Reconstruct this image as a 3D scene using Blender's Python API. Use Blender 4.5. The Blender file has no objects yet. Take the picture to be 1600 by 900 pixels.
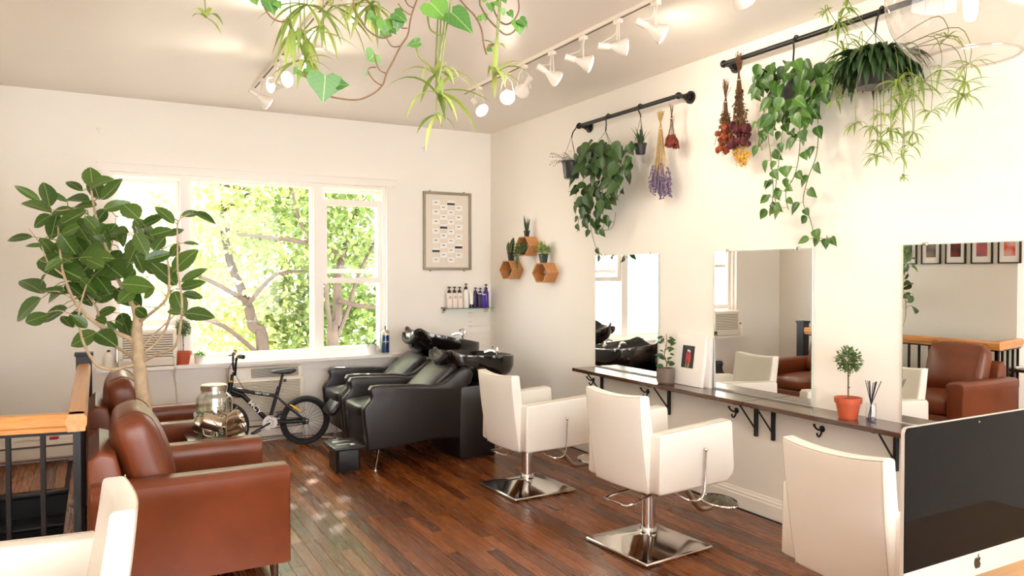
import bpy, bmesh, math, random
from mathutils import Vector, Matrix
random.seed(7)
PI = math.pi
scene = bpy.context.scene
COL = scene.collection

# ------------------------------------------------------------------ camera
cam_d = bpy.data.cameras.new('camera'); cam = bpy.data.objects.new('camera', cam_d); COL.objects.link(cam)
cam.location = (0, 0, 1.6)
cam.rotation_euler = (math.radians(90 - 1.12), 0, math.radians(-28.8))
cam_d.sensor_width = 36; cam_d.lens = 26.505; cam_d.clip_start = 0.05; cam_d.clip_end = 300
scene.camera = cam
# ------------------------------------------------------------------ world, sun, exposure
world = bpy.data.worlds.new('world'); scene.world = world; world.use_nodes = True
wn = world.node_tree; wn.nodes.clear()
bg = wn.nodes.new('ShaderNodeBackground'); wo = wn.nodes.new('ShaderNodeOutputWorld')
bg.inputs[0].default_value = (0.96, 0.98, 1.0, 1); bg.inputs[1].default_value = 9.5
wn.links.new(bg.outputs[0], wo.inputs[0])
sun_d = bpy.data.lights.new('sun', 'SUN'); sun_d.energy = 20.0; sun_d.angle = math.radians(0.6); sun_d.color = (1.0, 0.93, 0.80)
sun = bpy.data.objects.new('sun', sun_d); COL.objects.link(sun)
sun.rotation_euler = Vector((-0.40, -1.0, -0.74)).to_track_quat('-Z', 'Y').to_euler()
vs = scene.view_settings
vs.view_transform = 'Standard'; vs.look = 'None'; vs.gamma = 1.0; vs.exposure = 0.25; vs.use_curve_mapping = False
LAMP_W = 12.0
cy = scene.cycles
cy.use_denoising = True
cy.max_bounces = 10; cy.diffuse_bounces = 6; cy.glossy_bounces = 5; cy.transmission_bounces = 8; cy.transparent_max_bounces = 24
cy.caustics_reflective = False; cy.caustics_refractive = False
cy.sample_clamp_indirect = 6.0

# ------------------------------------------------------------------ materials
def S(r, g, b):
    f = lambda c: (c / 255 / 12.92) if c / 255 <= 0.04045 else ((c / 255 + 0.055) / 1.055) ** 2.4
    return (f(r), f(g), f(b), 1.0)
def newmat(name):
    m = bpy.data.materials.new(name); m.use_nodes = True
    nt = m.node_tree; return m, nt, nt.nodes['Principled BSDF']
def mat(name, col, rough=0.5, metal=0.0, var=0.06, scale=8.0, bump=0.0, bscale=60.0, coat=0.0, emit=None, estr=0.0, spec=0.5, rvar=0.0):
    m, nt, p = newmat(name)
    p.inputs['Roughness'].default_value = rough; p.inputs['Metallic'].default_value = metal
    p.inputs['Coat Weight'].default_value = coat; p.inputs['Specular IOR Level'].default_value = spec
    tc = nt.nodes.new('ShaderNodeTexCoord')
    n = nt.nodes.new('ShaderNodeTexNoise'); n.inputs['Scale'].default_value = scale; n.inputs['Detail'].default_value = 3
    nt.links.new(tc.outputs['Object'], n.inputs['Vector'])
    r = nt.nodes.new('ShaderNodeValToRGB')
    c = col
    r.color_ramp.elements[0].position = 0.3; r.color_ramp.elements[1].position = 0.7
    r.color_ramp.elements[0].color = tuple(max(0, x * (1 - var)) for x in c[:3]) + (1,)
    r.color_ramp.elements[1].color = tuple(min(1, x * (1 + var)) for x in c[:3]) + (1,)
    nt.links.new(n.outputs['Fac'], r.inputs['Fac']); nt.links.new(r.outputs['Color'], p.inputs['Base Color'])
    if rvar:
        mr = nt.nodes.new('ShaderNodeMapRange'); mr.inputs['To Min'].default_value = rough - rvar; mr.inputs['To Max'].default_value = rough + rvar
        nt.links.new(n.outputs['Fac'], mr.inputs['Value']); nt.links.new(mr.outputs['Result'], p.inputs['Roughness'])
    if bump:
        n2 = nt.nodes.new('ShaderNodeTexNoise'); n2.inputs['Scale'].default_value = bscale; n2.inputs['Detail'].default_value = 4
        nt.links.new(tc.outputs['Object'], n2.inputs['Vector'])
        b = nt.nodes.new('ShaderNodeBump'); b.inputs['Strength'].default_value = bump; b.inputs['Distance'].default_value = 0.004
        nt.links.new(n2.outputs['Fac'], b.inputs['Height']); nt.links.new(b.outputs['Normal'], p.inputs['Normal'])
    if emit:
        p.inputs['Emission Color'].default_value = emit; p.inputs['Emission Strength'].default_value = estr
    return m
def wood(name, c1, c2, rough=0.35, axis=1, island=False, scale=1.0, coat=0.0):
    m, nt, p = newmat(name)
    g = nt.nodes.new('ShaderNodeNewGeometry'); oi = nt.nodes.new('ShaderNodeObjectInfo'); tc = nt.nodes.new('ShaderNodeTexCoord')
    add = nt.nodes.new('ShaderNodeMath'); add.operation = 'ADD'
    nt.links.new(oi.outputs['Random'], add.inputs[0])
    if island: nt.links.new(g.outputs['Random Per Island'], add.inputs[1])
    else: add.inputs[1].default_value = 0.37
    fr = nt.nodes.new('ShaderNodeMath'); fr.operation = 'FRACT'; nt.links.new(add.outputs[0], fr.inputs[0])
    off = nt.nodes.new('ShaderNodeMath'); off.operation = 'MULTIPLY'; off.inputs[1].default_value = 37.0; nt.links.new(fr.outputs[0], off.inputs[0])
    va = nt.nodes.new('ShaderNodeVectorMath'); va.operation = 'ADD'
    nt.links.new(g.outputs['Position'] if island else tc.outputs['Object'], va.inputs[0]); nt.links.new(off.outputs[0], va.inputs[1])
    mp = nt.nodes.new('ShaderNodeMapping'); sc = [34 * scale] * 3; sc[axis] = 1.3 * scale; mp.inputs['Scale'].default_value = sc
    nt.links.new(va.outputs[0], mp.inputs['Vector'])
    n = nt.nodes.new('ShaderNodeTexNoise'); n.inputs['Scale'].default_value = 1.6; n.inputs['Detail'].default_value = 4; n.inputs['Roughness'].default_value = 0.55; n.inputs['Distortion'].default_value = 0.25
    nt.links.new(mp.outputs[0], n.inputs['Vector'])
    ns = nt.nodes.new('ShaderNodeMath'); ns.operation = 'MULTIPLY'; ns.inputs[1].default_value = 0.4 if island else 1.0; nt.links.new(n.outputs['Fac'], ns.inputs[0])
    mx = nt.nodes.new('ShaderNodeMath'); mx.operation = 'MULTIPLY_ADD'; mx.inputs[1].default_value = 0.64 if island else 0.12
    nt.links.new(fr.outputs[0], mx.inputs[0])
    nt.links.new(ns.outputs[0], mx.inputs[2])
    r = nt.nodes.new('ShaderNodeValToRGB'); r.color_ramp.elements[0].position = 0.2; r.color_ramp.elements[1].position = 0.98
    if not island: r.color_ramp.elements[1].position = 0.75
    r.color_ramp.elements[0].color = c1; r.color_ramp.elements[1].color = c2
    nt.links.new(mx.outputs[0], r.inputs['Fac']); nt.links.new(r.outputs['Color'], p.inputs['Base Color'])
    mr = nt.nodes.new('ShaderNodeMapRange'); mr.inputs['To Min'].default_value = rough - 0.06; mr.inputs['To Max'].default_value = rough + 0.1
    nt.links.new(n.outputs['Fac'], mr.inputs['Value']); nt.links.new(mr.outputs['Result'], p.inputs['Roughness'])
    b = nt.nodes.new('ShaderNodeBump'); b.inputs['Strength'].default_value = 0.05; b.inputs['Distance'].default_value = 0.001
    nt.links.new(n.outputs['Fac'], b.inputs['Height']); nt.links.new(b.outputs['Normal'], p.inputs['Normal'])
    p.inputs['Specular IOR Level'].default_value = 0.36 if island else 0.5
    p.inputs['Coat Weight'].default_value = coat; p.inputs['Coat Roughness'].default_value = 0.18
    return m
def leafmat(name, c1, c2, trans=0.25, rough=0.4, scale=14.0, vein=None):
    m, nt, p = newmat(name)
    tc = nt.nodes.new('ShaderNodeTexCoord'); oi = nt.nodes.new('ShaderNodeObjectInfo'); g = nt.nodes.new('ShaderNodeNewGeometry')
    n = nt.nodes.new('ShaderNodeTexNoise'); n.inputs['Scale'].default_value = scale
    nt.links.new(tc.outputs['Object'], n.inputs['Vector'])
    ad = nt.nodes.new('ShaderNodeMath'); ad.operation = 'ADD'; nt.links.new(oi.outputs['Random'], ad.inputs[0]); nt.links.new(g.outputs['Random Per Island'], ad.inputs[1])
    fr = nt.nodes.new('ShaderNodeMath'); fr.operation = 'FRACT'; nt.links.new(ad.outputs[0], fr.inputs[0])
    ma = nt.nodes.new('ShaderNodeMath'); ma.operation = 'MULTIPLY_ADD'; ma.inputs[1].default_value = 0.7; nt.links.new(fr.outputs[0], ma.inputs[0])
    ml = nt.nodes.new('ShaderNodeMath'); ml.operation = 'MULTIPLY'; ml.inputs[1].default_value = 0.3; nt.links.new(n.outputs['Fac'], ml.inputs[0])
    nt.links.new(ml.outputs[0], ma.inputs[2])
    r = nt.nodes.new('ShaderNodeValToRGB'); r.color_ramp.elements[0].color = c1; r.color_ramp.elements[1].color = c2
    nt.links.new(ma.outputs[0], r.inputs['Fac']); nt.links.new(r.outputs['Color'], p.inputs['Base Color'])
    p.inputs['Roughness'].default_value = rough
    csock = r.outputs['Color']
    if vein:
        sx = nt.nodes.new('ShaderNodeSeparateXYZ'); nt.links.new(tc.outputs['Object'], sx.inputs[0])
        ab = nt.nodes.new('ShaderNodeMath'); ab.operation = 'ABSOLUTE'; nt.links.new(sx.outputs['X'], ab.inputs[0])
        # side veins: bands along y shifted by |x|
        sv = nt.nodes.new('ShaderNodeMath'); sv.operation = 'MULTIPLY_ADD'; sv.inputs[1].default_value = -0.7; nt.links.new(ab.outputs[0], sv.inputs[0]); nt.links.new(sx.outputs['Y'], sv.inputs[2])
        fq = nt.nodes.new('ShaderNodeMath'); fq.operation = 'MULTIPLY'; fq.inputs[1].default_value = 34.0; nt.links.new(sv.outputs[0], fq.inputs[0])
        sn = nt.nodes.new('ShaderNodeMath'); sn.operation = 'SINE'; nt.links.new(fq.outputs[0], sn.inputs[0])
        g1 = nt.nodes.new('ShaderNodeMath'); g1.operation = 'GREATER_THAN'; g1.inputs[1].default_value = 0.965; nt.links.new(sn.outputs[0], g1.inputs[0])
        lt = nt.nodes.new('ShaderNodeMath'); lt.operation = 'LESS_THAN'; lt.inputs[1].default_value = 0.011; nt.links.new(ab.outputs[0], lt.inputs[0])
        mxx = nt.nodes.new('ShaderNodeMath'); mxx.operation = 'MULTIPLY_ADD'; mxx.inputs[1].default_value = 0.14; mxx.use_clamp = True; nt.links.new(g1.outputs[0], mxx.inputs[0]); nt.links.new(lt.outputs[0], mxx.inputs[2])
        mc = nt.nodes.new('ShaderNodeMix'); mc.data_type = 'RGBA'; nt.links.new(mxx.outputs[0], mc.inputs[0]); nt.links.new(r.outputs['Color'], mc.inputs[6]); mc.inputs[7].default_value = vein
        nt.links.new(mc.outputs[2], p.inputs['Base Color']); csock = mc.outputs[2]
    t = nt.nodes.new('ShaderNodeBsdfTranslucent'); nt.links.new(csock, t.inputs['Color'])
    mix = nt.nodes.new('ShaderNodeMixShader'); mix.inputs[0].default_value = trans
    out = nt.nodes['Material Output']
    nt.links.new(p.outputs[0], mix.inputs[1]); nt.links.new(t.outputs[0], mix.inputs[2]); nt.links.new(mix.outputs[0], out.inputs['Surface'])
    return m
def glassmat(name, tint=(1, 1, 1, 1), refl=0.08, rough=0.02, fres=True):
    m = bpy.data.materials.new(name); m.use_nodes = True; nt = m.node_tree; nt.nodes.clear()
    out = nt.nodes.new('ShaderNodeOutputMaterial'); tr = nt.nodes.new('ShaderNodeBsdfTransparent'); gl = nt.nodes.new('ShaderNodeBsdfGlossy')
    tr.inputs[0].default_value = tint; gl.inputs['Roughness'].default_value = rough
    mix = nt.nodes.new('ShaderNodeMixShader')
    if fres:
        lw = nt.nodes.new('ShaderNodeLayerWeight'); lw.inputs[0].default_value = 0.25
        mr = nt.nodes.new('ShaderNodeMapRange'); mr.inputs['To Min'].default_value = refl; mr.inputs['To Max'].default_value = 0.75
        nt.links.new(lw.outputs['Facing'], mr.inputs['Value'])
        pw = nt.nodes.new('ShaderNodeMath'); pw.operation = 'POWER'; pw.inputs[1].default_value = 2.2
        nt.links.new(lw.outputs['Facing'], pw.inputs[0]); nt.links.new(pw.outputs[0], mr.inputs['Value']); nt.links.new(mr.outputs['Result'], mix.inputs[0])
    else: mix.inputs[0].default_value = refl
    nt.links.new(tr.outputs[0], mix.inputs[1]); nt.links.new(gl.outputs[0], mix.inputs[2]); nt.links.new(mix.outputs[0], out.inputs['Surface'])
    return m
M = {}
M['wall'] = mat('wall_paint', S(242, 236, 226), 0.75, var=0.012, scale=1.5, bump=0.05, bscale=90)
M['ceil'] = mat('ceiling_paint', S(240, 233, 224), 0.45, var=0.012, scale=1.2)
M['trim'] = mat('trim_paint', S(243, 236, 226), 0.32, var=0.012, scale=3)
M['plank'] = wood('floor_plank', S(82, 41, 16), S(150, 84, 34), 0.25, 1, True, coat=0.1)
M['gap'] = mat('floor_joint', S(38, 20, 12), 0.8)
M['oak'] = wood('oak_rail', S(186, 118, 58), S(226, 160, 90), 0.3, 1, coat=0.4)
M['oakx'] = wood('oak_rail_cross', S(186, 118, 58), S(226, 160, 90), 0.3, 0, coat=0.4)
M['blackmetal'] = mat('black_metal', S(30, 28, 28), 0.4, 0.3, var=0.1)
M['blackpaint'] = mat('black_stair_paint', S(20, 18, 19), 0.42, var=0.15)
M['brown'] = mat('brown_leather', S(116, 57, 30), 0.34, var=0.16, scale=5, bump=0.18, bscale=220, rvar=0.06)
M['white'] = mat('white_vinyl', S(243, 239, 230), 0.38, var=0.015, scale=4, bump=0.05, bscale=150)
M['seam'] = mat('seam_thread', S(200, 188, 168), 0.7)
M['bseam'] = mat('brown_seam', S(92, 44, 24), 0.6)
M['chrome'] = mat('chrome', S(225, 222, 218), 0.1, 1.0, var=0.02)
M['steel'] = mat('brushed_steel', S(196, 180, 160), 0.28, 1.0, var=0.05, scale=30)
M['vinyl'] = mat('black_vinyl', S(30, 26, 25), 0.36, var=0.1, scale=4, bump=0.08, bscale=180)
M['ceramic'] = mat('black_ceramic', S(18, 14, 14), 0.07, var=0.05, coat=0.5)
M['blackplastic'] = mat('black_plastic', S(30, 29, 30), 0.35, var=0.08)
M['rubber'] = mat('tyre_rubber', S(34, 31, 30), 0.75, var=0.08)
M['shelf'] = wood('dark_walnut', S(48, 26, 17), S(86, 52, 36), 0.2, 1, coat=0.5)
M['hexwood'] = wood('honey_wood', S(160, 102, 54), S(200, 142, 84), 0.45, 1)
M['deskwood'] = wood('desk_wood', S(188, 140, 92), S(214, 170, 118), 0.45, 0)
M['terra'] = mat('terracotta_plastic', S(186, 84, 52), 0.5, var=0.05)
M['soil'] = mat('soil', S(48, 34, 24), 0.95, var=0.3, scale=60)
M['whitepot'] = mat('white_ceramic', S(240, 236, 228), 0.3, var=0.01)
M['greypot'] = mat('grey_brown_stoneware', S(112, 98, 86), 0.6, var=0.06)
M['darkpot'] = mat('dark_grey_pot', S(46, 47, 46), 0.35, var=0.08)
M['blackpot'] = mat('black_nursery_pot', S(36, 33, 32), 0.5, var=0.08)
M['greenpot'] = mat('dark_green_pot', S(30, 44, 38), 0.45, var=0.08)
M['bark'] = mat('pale_bark', S(186, 164, 132), 0.75, var=0.16, scale=22, bump=0.3, bscale=70)
M['darkbark'] = mat('tree_bark', S(72, 58, 46), 0.85, var=0.25, scale=6, bump=0.4, bscale=14)
M['twig'] = mat('brown_twig', S(104, 76, 50), 0.7, var=0.15)
M['vine'] = mat('green_vine', S(112, 122, 62), 0.6, var=0.15)
M['ficus'] = leafmat('ficus_leaf', S(46, 76, 27), S(90, 122, 48), 0.22, 0.30, vein=S(150, 170, 104))
M['philo'] = leafmat('philodendron_leaf', S(32, 60, 24), S(66, 98, 42), 0.18, 0.38, vein=S(100, 128, 72))
M['pothos'] = leafmat('pothos_leaf', S(30, 66, 22), S(82, 124, 44), 0.2, 0.36, vein=S(130, 165, 80))
M['ivy'] = leafmat('ivy_leaf', S(40, 88, 30), S(104, 152, 58), 0.3, 0.36, vein=S(150, 185, 104))
M['spider'] = leafmat('spider_blade', S(96, 138, 56), S(196, 212, 118), 0.4, 0.4)
M['darkleaf'] = leafmat('dark_fern', S(30, 52, 30), S(66, 94, 48), 0.2, 0.45)
M['topiary'] = leafmat('topiary_leaf', S(66, 92, 50), S(120, 144, 84), 0.25, 0.5)
M['paleplant'] = leafmat('pale_plant', S(120, 150, 64), S(214, 218, 150), 0.3, 0.5)
M['outleaf'] = leafmat('outdoor_leaf', S(160, 174, 104), S(220, 222, 166), 0.5, 0.5, 2.0)
M['outleaf2'] = leafmat('outdoor_leaf_deep', S(88, 112, 58), S(156, 172, 98), 0.45, 0.5, 2.0)
M['pane'] = glassmat('window_glass', (1, 1, 1, 1), 0.012, 0.0, False)
M['glass'] = glassmat('clear_glass', (0.985, 0.985, 0.98, 1), 0.04, 0.02)
def refraction_white(name, col, fac):
    m, nt, p = newmat(name); p.inputs['Base Color'].default_value = col; p.inputs['Roughness'].default_value = 0.12
    tr = nt.nodes.new('ShaderNodeBsdfTransparent'); mx = nt.nodes.new('ShaderNodeMixShader'); mx.inputs[0].default_value = fac
    nt.links.new(tr.outputs[0], mx.inputs[1]); nt.links.new(p.outputs[0], mx.inputs[2]); nt.links.new(mx.outputs[0], nt.nodes['Material Output'].inputs['Surface']); return m
M['jaremb'] = refraction_white('embossed_glass_refraction', S(236, 240, 230), 0.5)  # white base colour stands in for wall and window brightness refracted in the jar
M['backing'] = mat('cream_backing', S(228, 217, 200), 0.7, var=0.01)
M['globe'] = glassmat('globe_glass', (0.90, 0.885, 0.865, 1), 0.07, 0.03)
M['jar'] = glassmat('jar_glass', (0.965, 0.98, 0.955, 1), 0.16, 0.06)
M['greenglass'] = glassmat('shelf_glass', (0.72, 0.88, 0.80, 1), 0.10, 0.02)
M['mirror'] = mat('mirror_silver', (0.93, 0.94, 0.925, 1), 0.0, 1.0, var=0.0)
M['mirroredge'] = mat('mirror_edge', S(196, 214, 204), 0.2, 0.4)
M['paper'] = mat('white_card', S(244, 240, 234), 0.7, var=0.01)
M['ink'] = mat('black_ink', S(40, 36, 36), 0.6)
M['pewter'] = mat('pewter_frame', S(158, 146, 128), 0.4, 0.5, var=0.08)
M['acwhite'] = mat('ac_plastic', S(238, 228, 212), 0.45, var=0.02)
M['acgrey'] = mat('ac_grille_grey', S(120, 116, 104), 0.5, var=0.05)
M['acdark'] = mat('ac_slot', S(112, 100, 88), 0.7)
M['purple'] = mat('purple_plastic', S(70, 38, 140), 0.25, var=0.1)
M['darkpurple'] = mat('dark_purple_plastic', S(52, 34, 78), 0.25, var=0.1)
M['pinkwhite'] = mat('rosy_white_plastic', S(238, 222, 212), 0.35, var=0.01)
M['blue'] = mat('blue_liquid', S(18, 62, 120), 0.15, var=0.1)
M['gold'] = mat('gold_anodised', S(214, 170, 40), 0.3, 0.6)
M['red'] = mat('red_plastic', S(190, 34, 34), 0.4)
M['alu'] = mat('aluminium', S(214, 206, 196), 0.35, 0.55, var=0.02)
M['screen'] = mat('dark_screen_glass', S(12, 11, 11), 0.04, var=0.02, spec=0.05)
M['bezel'] = mat('black_bezel', S(10, 9, 9), 0.08)
M['lampwhite'] = mat('lamp_white', S(238, 230, 218), 0.4, var=0.01)
M['bulb'] = mat('bulb_face', S(255, 250, 240), 0.3, emit=(1, 0.86, 0.66, 1), estr=14.0)
M['filament'] = mat('bulb_glow', S(255, 240, 210), 0.3, emit=(1, 0.80, 0.52, 1), estr=30.0)
M['brass'] = mat('brass', S(190, 150, 90), 0.3, 0.9)
M['straw'] = mat('straw_stem', S(190, 160, 104), 0.8, var=0.2, scale=40)
M['drybrown'] = mat('dry_brown_stem', S(104, 72, 44), 0.85, var=0.3, scale=40)
M['lavender'] = mat('lavender_bud', S(116, 100, 128), 0.8, var=0.25, scale=60)
M['protea'] = mat('dried_red_petal', S(122, 44, 30), 0.7, var=0.25, scale=30)
M['orangedry'] = mat('dried_orange_flower', S(150, 66, 28), 0.8, var=0.35, scale=30)
M['burgundy'] = mat('dried_burgundy_flower', S(84, 18, 36), 0.75, var=0.3, scale=30)
M['yellowball'] = mat('dried_yellow_ball', S(214, 160, 54), 0.8, var=0.15, scale=60)
M['string'] = mat('white_string', S(230, 222, 205), 0.8)
M['facade'] = mat('cream_facade', S(238, 230, 208), 0.8, var=0.03, scale=1)
M['farglass'] = mat('far_window_glass', S(150, 170, 160), 0.1)
M['grassy'] = mat('yard_paving', S(158, 154, 146), 0.9, var=0.2, scale=0.6)
M['cord'] = mat('cream_cord', S(226, 214, 194), 0.5)

# ------------------------------------------------------------------ mesh helpers
class MB:
    def __init__(s): s.v = []; s.f = []
    def add(s, vs, fs):
        o = len(s.v); s.v += [tuple(p) for p in vs]; s.f += [tuple(i + o for i in f) for f in fs]; return s
    def bm(s, bm, T=None):
        bm.verts.ensure_lookup_table(); bm.verts.index_update()
        s.add([(T @ p.co if T else p.co) for p in bm.verts], [[q.index for q in f.verts] for f in bm.faces]); bm.free(); return s
    def box(s, c, d, r=0.0, seg=2, T=None):
        bm = bmesh.new(); bmesh.ops.create_cube(bm, size=1.0)
        for p in bm.verts: p.co = Vector((p.co.x * d[0], p.co.y * d[1], p.co.z * d[2]))
        if r > 0: bmesh.ops.bevel(bm, geom=list(bm.edges), offset=min(r, min(d) * 0.49), segments=seg, profile=0.5, affect='EDGES')
        L = Matrix.Translation(Vector(c))
        if T: L = L @ T
        return s.bm(bm, L)
    def prism(s, poly, axis, a, b, r=0.0, seg=2):
        bm = bmesh.new()
        def P(u, w, t):
            return {0: (t, u, w), 1: (u, t, w), 2: (u, w, t)}[axis]
        A = [bm.verts.new(P(u, w, a)) for u, w in poly]; B = [bm.verts.new(P(u, w, b)) for u, w in poly]
        n = len(poly); bm.faces.new(A); bm.faces.new(B[::-1])
        for i in range(n): bm.faces.new((A[i], B[i], B[(i + 1) % n], A[(i + 1) % n]))
        bmesh.ops.recalc_face_normals(bm, faces=list(bm.faces))
        if r > 0:
            ed = [e for e in bm.edges if any(len(f.verts) > 4 or n == 4 for f in e.link_faces)]
            bmesh.ops.bevel(bm, geom=ed, offset=r, segments=seg, profile=0.5, affect='EDGES')
        return s.bm(bm)
    def tube(s, pts, r, n=8, cap=True):
        pts = [Vector(p) for p in pts]; rs = r if isinstance(r, (list, tuple)) else [r] * len(pts)
        vs = []; fs = []; up = None
        for i, p in enumerate(pts):
            t = (pts[min(i + 1, len(pts) - 1)] - pts[max(i - 1, 0)])
            t = t.normalized() if t.length > 1e-9 else Vector((0, 0, 1))
            if up is None:
                up = Vector((0, 0, 1)) if abs(t.z) < 0.9 else Vector((1, 0, 0))
            a = up - t * up.dot(t)
            a = a.normalized() if a.length > 1e-6 else t.orthogonal().normalized()
            b = t.cross(a); up = a
            for k in range(n):
                an = 2 * PI * k / n; vs.append(p + (a * math.cos(an) + b * math.sin(an)) * rs[i])
        for i in range(len(pts) - 1):
            for k in range(n):
                k2 = (k + 1) % n; fs.append((i * n + k, i * n + k2, (i + 1) * n + k2, (i + 1) * n + k))
        if cap: fs.append(tuple(range(n))[::-1]); fs.append(tuple((len(pts) - 1) * n + k for k in range(n)))
        return s.add(vs, fs)
    def lathe(s, prof, c=(0, 0, 0), n=24, T=None):
        c = Vector(c); vs = []; fs = []
        for r, z in prof:
            for k in range(n):
                an = 2 * PI * k / n; q = Vector((r * math.cos(an), r * math.sin(an), z)); vs.append(c + (T @ q if T else q))
        for i in range(len(prof) - 1):
            for k in range(n):
                k2 = (k + 1) % n; fs.append((i * n + k, i * n + k2, (i + 1) * n + k2, (i + 1) * n + k))
        if prof[0][0] > 1e-5: fs.append(tuple(range(n))[::-1])
        if prof[-1][0] > 1e-5: fs.append(tuple((len(prof) - 1) * n + k for k in range(n)))
        return s.add(vs, fs)
    def ball(s, c, r, n=8, m=6, T=None):
        rr = r if isinstance(r, (list, tuple)) else (r, r, r)
        vs = [(0, 0, rr[2])]; fs = []
        for i in range(1, m):
            ph = PI * i / m
            for k in range(n):
                an = 2 * PI * k / n; vs.append((rr[0] * math.sin(ph) * math.cos(an), rr[1] * math.sin(ph) * math.sin(an), rr[2] * math.cos(ph)))
        vs.append((0, 0, -rr[2]))
        for k in range(n): fs.append((0, 1 + k, 1 + (k + 1) % n))
        for i in range(m - 2):
            for k in range(n): fs.append((1 + i * n + k, 1 + (i + 1) * n + k, 1 + (i + 1) * n + (k + 1) % n, 1 + i * n + (k + 1) % n))
        e = len(vs) - 1
        for k in range(n): fs.append((e, 1 + (m - 2) * n + (k + 1) % n, 1 + (m - 2) * n + k))
        c = Vector(c); return s.add([c + (T @ Vector(p) if T else Vector(p)) for p in vs], fs)
    def mesh(s, name, m, smooth=True, ang=35):
        me = bpy.data.meshes.new(name); me.from_pydata(s.v, [], s.f)
        if smooth:
            me.shade_smooth(); me.set_sharp_from_angle(angle=math.radians(ang))
        me.materials.append(m); me.update(); return me
    def build(s, name, m, parent=None, smooth=True, ang=35):
        return link(name, s.mesh(name, m, smooth, ang), parent)
def link(name, me, parent=None):
    o = bpy.data.objects.new(name, me); COL.objects.link(o)
    if parent: o.parent = parent
    return o
def tag(o, label=None, cat=None, group=None, kind=None):
    if label: o['label'] = label
    if cat: o['category'] = cat
    if group: o['group'] = group
    if kind: o['kind'] = kind
    return o
def thing(name, label, cat, loc=(0, 0, 0), rotz=0.0, group=None):
    o = bpy.data.objects.new(name, None); COL.objects.link(o); o.empty_display_size = 0.1
    o.location = loc; o.rotation_euler = (0, 0, rotz); return tag(o, label, cat, group)
def dup(root, loc, rotz=0.0, label=None):
    def cp(o, par):
        c = o.copy(); COL.objects.link(c); c.parent = par
        for ch in KIDS.get(o.name, []) or o.children: cp(ch, c)
        return c
    c = cp(root, None); c.location = loc; c.rotation_euler = (0, 0, rotz)
    if label: c['label'] = label
    return c
KIDS = {}
_yaw = math.radians(28.8); _pit = math.radians(1.12)
_fw = Vector((math.sin(_yaw) * math.cos(_pit), math.cos(_yaw) * math.cos(_pit), -math.sin(_pit)))
_rt = Vector((math.cos(_yaw), -math.sin(_yaw), 0)); _up = _rt.cross(_fw)
def _ray(x, y): return _fw + _rt * ((x - 800) / 1178.0) - _up * ((y - 450) / 1178.0)
def at(x, y, depth): return Vector((0, 0, 1.6)) + _ray(x, y) * depth
def onX(x, y, X):
    d = _ray(x, y); return Vector((0, 0, 1.6)) + d * (X / d.x)
def onY(x, y, Y):
    d = _ray(x, y); return Vector((0, 0, 1.6)) + d * (Y / d.y)
def smoothpts(pts, k=4):
    P = [Vector(p) for p in pts]; out = []
    for i in range(len(P) - 1):
        a = P[max(i - 1, 0)]; b = P[i]; c = P[i + 1]; d = P[min(i + 2, len(P) - 1)]
        for j in range(k):
            t = j / k
            out.append(0.5 * ((2 * b) + (c - a) * t + (2 * a - 5 * b + 4 * c - d) * t * t + (3 * b - a - 3 * c + d) * t ** 3))
    out.append(P[-1]); return out

# leaves -------------------------------------------------------------
def leafmesh(name, prof, m, fold=0.25, curl=0.18, cup=0.0):
    """base at origin, tip at +Y=1, normal +Z; prof = [(t, halfwidth)]"""
    vs = []; fs = []
    for t, w in prof:
        z = -curl * t * t
        vs += [(-w, t, z + fold * w), (-w * 0.5, t, z + fold * w * 0.4), (0, t, z), (w * 0.5, t, z + fold * w * 0.4), (w, t, z + fold * w)]
    for i in range(len(prof) - 1):
        for k in range(4): fs.append((i * 5 + k, i * 5 + k + 1, (i + 1) * 5 + k + 1, (i + 1) * 5 + k))
    b = MB(); b.add(vs, fs); return b.mesh(name, m, True, 60)
def fanleaf(name, pts, m, fold=0.15, curl=0.1):
    vs = [(0, 0.22, 0.0)]; n = len(pts)
    for x, y in pts: vs.append((x, y, fold * abs(x) - curl * y * y))
    b = MB(); b.add(vs, [(0, 1 + i, 1 + (i + 1) % n) for i in range(n)]); return b.mesh(name, m, True, 60)
OVATE = [(0, .01), (.06, .12), (.2, .24), (.4, .30), (.6, .28), (.78, .20), (.92, .09), (1, .005)]
HEART = [(-.1, .10), (-.04, .24), (.08, .35), (.25, .40), (.45, .35), (.65, .24), (.85, .10), (1, .005)]
IVYP = [(0, 0), (.22, -.12), (.42, .0), (.5, .22), (.36, .38), (.30, .62), (.12, .74), (0, 1.0), (-.12, .74), (-.30, .62), (-.36, .38), (-.5, .22), (-.42, .0), (-.22, -.12)]
IVYH = [(0, 0), (.2, -.14), (.44, -.06), (.52, .2), (.42, .45), (.2, .72), (0, 1.0), (-.2, .72), (-.42, .45), (-.52, .2), (-.44, -.06), (-.2, -.14)]
def leafmat4(p, q, hint, w=1.0):
    p = Vector(p); q = Vector(q); y = q - p; L = max(y.length, 1e-4); y.normalize()
    z = Vector(hint) - y * y.dot(Vector(hint))
    z = z.normalized() if z.length > 1e-4 else y.orthogonal().normalized()
    x = y.cross(z)
    m = Matrix((x * L * w, y * L, z * L)).transposed().to_4x4(); m.translation = p; return m
def leaf(me, parent, p, q, hint=(0, -1, .4), w=1.0, name='leaf'):
    o = link(name, me, parent); o.matrix_basis = leafmat4(Vector(p) - parent.location, Vector(q) - parent.location, hint, w); return o
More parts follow.
